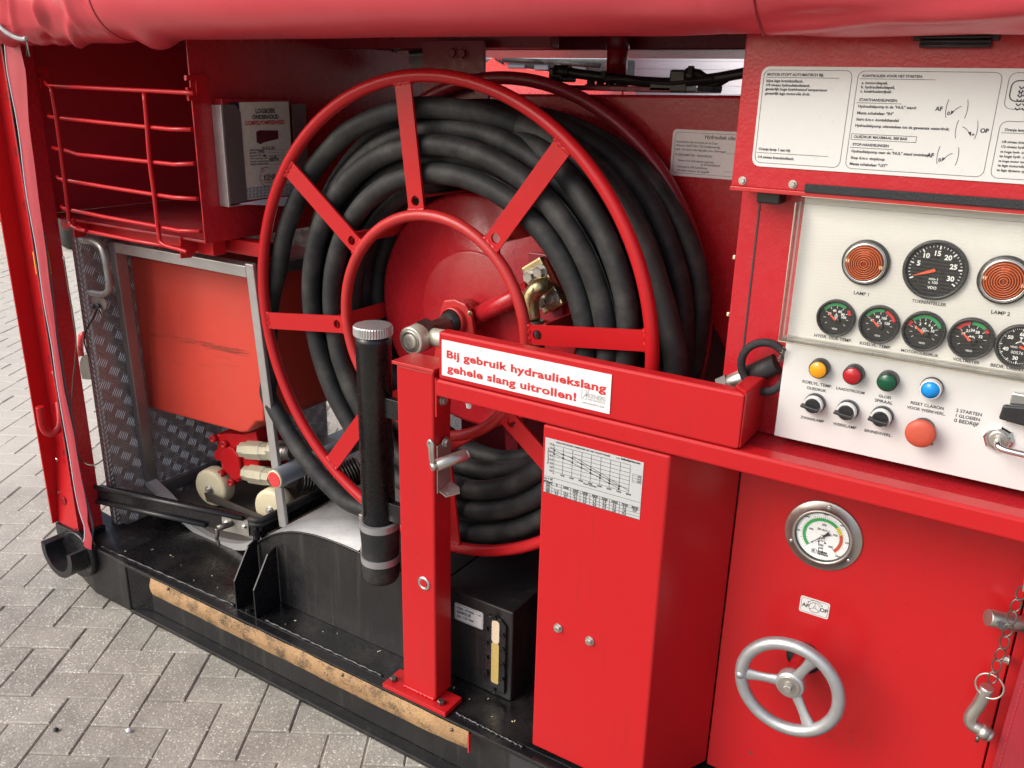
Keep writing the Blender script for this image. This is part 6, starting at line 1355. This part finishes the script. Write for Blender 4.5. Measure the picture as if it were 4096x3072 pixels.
sl = at(Z9(352, 520), 1, 1.188); G().tube([sl, at(Z9(362, 640), 1, 1.205), at(Z9(364, 748), 1, 1.205)], .0022, 8).done('zip_pull', 'rubber', zpo); G().tube([sl, at(Z9(375, 650), 1, 1.204), at(Z9(395, 750), 1, 1.204)], .0016, 8).done('zip_pull', 'steel', zpo)
rt = thing('rear_tarp', 'rolled red tarpaulin along the far side under the roof', 'tarpaulin', (-2, 3.55, 1.7))
zr_ = at((2050, 217), 1, 3.6).z
G().cyl((-4.2, 3.62, zr_+.10), (at((2640, 205), 1, 3.6).x, 3.62, zr_+.10), .10, 40).done('tarp_fabric', 'tarp', rt)
# dark bulkhead added to fill the shaded engine space behind the reel
bh = thing('backdrop', 'added dark bulkhead behind the reel and tank', 'panel', (-.8, 2.4, .17))
G().box(-1.72, .62, 2.395, 2.41, .172, 1.45).done('backdrop_sheet', 'redshade', bh)
G().box(-.62, .60, 1.96, 2.38, .18, 1.0, .01).done('backdrop_block', 'black', bh)

# ================================================================== BEHIND THE CONTAINER
gw = thing('garage_wall', 'pale ribbed garage wall far behind the container', 'wall', (-2, 9.2, 0))
G().box(-9.0, 3.5, 9.2, 9.3, 0, 1.098).done('wall_base', 'garage', gw); G().box(-9.0, 3.5, 9.2, 9.3, 2.502, 4.2).done('wall_top', 'garage', gw)
for k in range(35): G().box(-9.0, 3.5, 9.2-.004*(k % 2), 9.3, 1.1+.04*k, 1.1+.04*k+.0392).done('wall_plank', 'garage', gw)
vn = thing('red_vehicle', 'red vehicle with black wipers parked behind the container', 'car', (-4.7, 8.0, 0))
YV = 7.8
def VP(x, y, yy=YV): return at(Z10(x, y), 1, yy)
cw = [VP(950, 420), VP(1050, 335), VP(1110, 400), VP(1230, 458), VP(1640, 515), VP(2212, 560), VP(2480, 575)]
xR = at((2500, 300), 1, YV).x; xL = cw[0].x-.9
body = [Vector((xL, YV, .5)), Vector((xR, YV, .5)), Vector((xR, YV, cw[-1].z)), *cw[::-1], Vector((xL, YV, cw[0].z))]
G().prism(body, (0, .25, 0), .01).done('front_body', 'vanred', vn)
G().hexa([(xL, YV-1.1, .45), (xR, YV-1.1, .45), (xR, YV-.002, .45), (xL, YV-.002, .45), (xL+.1, YV-1.05, 1.25), (xR-.1, YV-1.05, 1.25), (xR, YV-.002, cw[-1].z-.06), (xL, YV-.002, cw[-1].z-.06)], .05, 3).done('hood', 'vanred', vn)
G().hexa([(xL+.2, YV+.04, 1.4), (xR-.05, YV+.04, 1.4), (xR-.05, YV+.06, 1.4), (xL+.2, YV+.06, 1.4), (xL+.4, YV+.65, 2.5), (xR-.2, YV+.65, 2.5), (xR-.2, YV+.67, 2.5), (xL+.4, YV+.67, 2.5)]).done('windshield', 'glass', vn)
G().hexa([(xL+.1, YV+.3, .5), (xR-.3, YV+.3, .5), (xR-.8, YV+1.3, .5), (xL+.1, YV+1.3, .5), (xL+.3, YV+.75, 2.52), (xR-.8, YV+.75, 2.52), (xR-.8, YV+1.3, 2.6), (xL+.3, YV+1.3, 2.6)], .04).done('cab', 'vanred', vn)
zc2 = cw[3].z
G().box(xL+.3, xR-.06, YV+.10, YV+.35, zc2-.10, zc2+.075, .02).done('dashboard', 'rubber', vn)
G().tube([VP(1030, 330, YV-.02), VP(1060, 380, YV-.02), VP(1140, 425, YV-.02), VP(1000, 300, YV+.1)], .01, 6).done('seal', 'rubber', vn)
for a, b_ in (((1140, 385), (1600, 405)), ((1560, 400), (2212, 450)), ((1720, 420), (1850, 500))):
    G().tube([VP(*a, YV-.03), VP(*b_, YV-.03)], .022, 8).done('wiper', 'rubber', vn)
for a in ((1190, 430, 1380, 480), (1480, 430, 1640, 500), (1860, 440, 2060, 500)):
    p0, p1 = VP(a[0], a[1], YV-.015), VP(a[2], a[3], YV-.015); G().box(p0.x, p1.x, YV-.015, YV+.03, p1.z, p0.z, .01).done('cowl_part', 'glass', vn)
for x in (xL+.3, xR-.3): G().lathe([(.2, -.1), (.34, -.1), (.36, -.05), (.36, .1), (.2, .1)], (x, YV-.6, .36), (1, 0, 0), 32).done('wheel', 'tyre', vn)
pv = thing('parked_trailer', 'dark parked trailer whose black tyre shows between the left post and tread plate', 'trailer', (-8.6, 5, 0))
wc_ = at((285, 960), 1, 4.5)
G().lathe([(.2, -.11), (.33, -.11), (.36, -.07), (.36, .07), (.33, .11), (.2, .11)], (wc_.x-.05, 4.55, .36), (.4, 1, 0), 40).done('tyre', 'tyre', pv)
G().lathe([(.2, -.08), (.2, .08)], (wc_.x-.05, 4.55, .36), (.4, 1, 0), 24).done('rim', 'steeldark', pv)
G().box(-13, wc_.x+.0, 4.9, 6.8, .55, 2.4, .04).done('trailer_body', 'steeldark', pv)
G().box(-11, wc_.x-.1, 5.0, 6.6, .3, .55, .02).done('chassis', 'rubber', pv)
for x in (-12, -9.6): G().lathe([(.2, -.11), (.33, -.11), (.36, -.07), (.36, .07), (.33, .11), (.2, .11)], (x, 5.0, .36), (0, 1, 0), 40).done('tyre', 'tyre', pv)
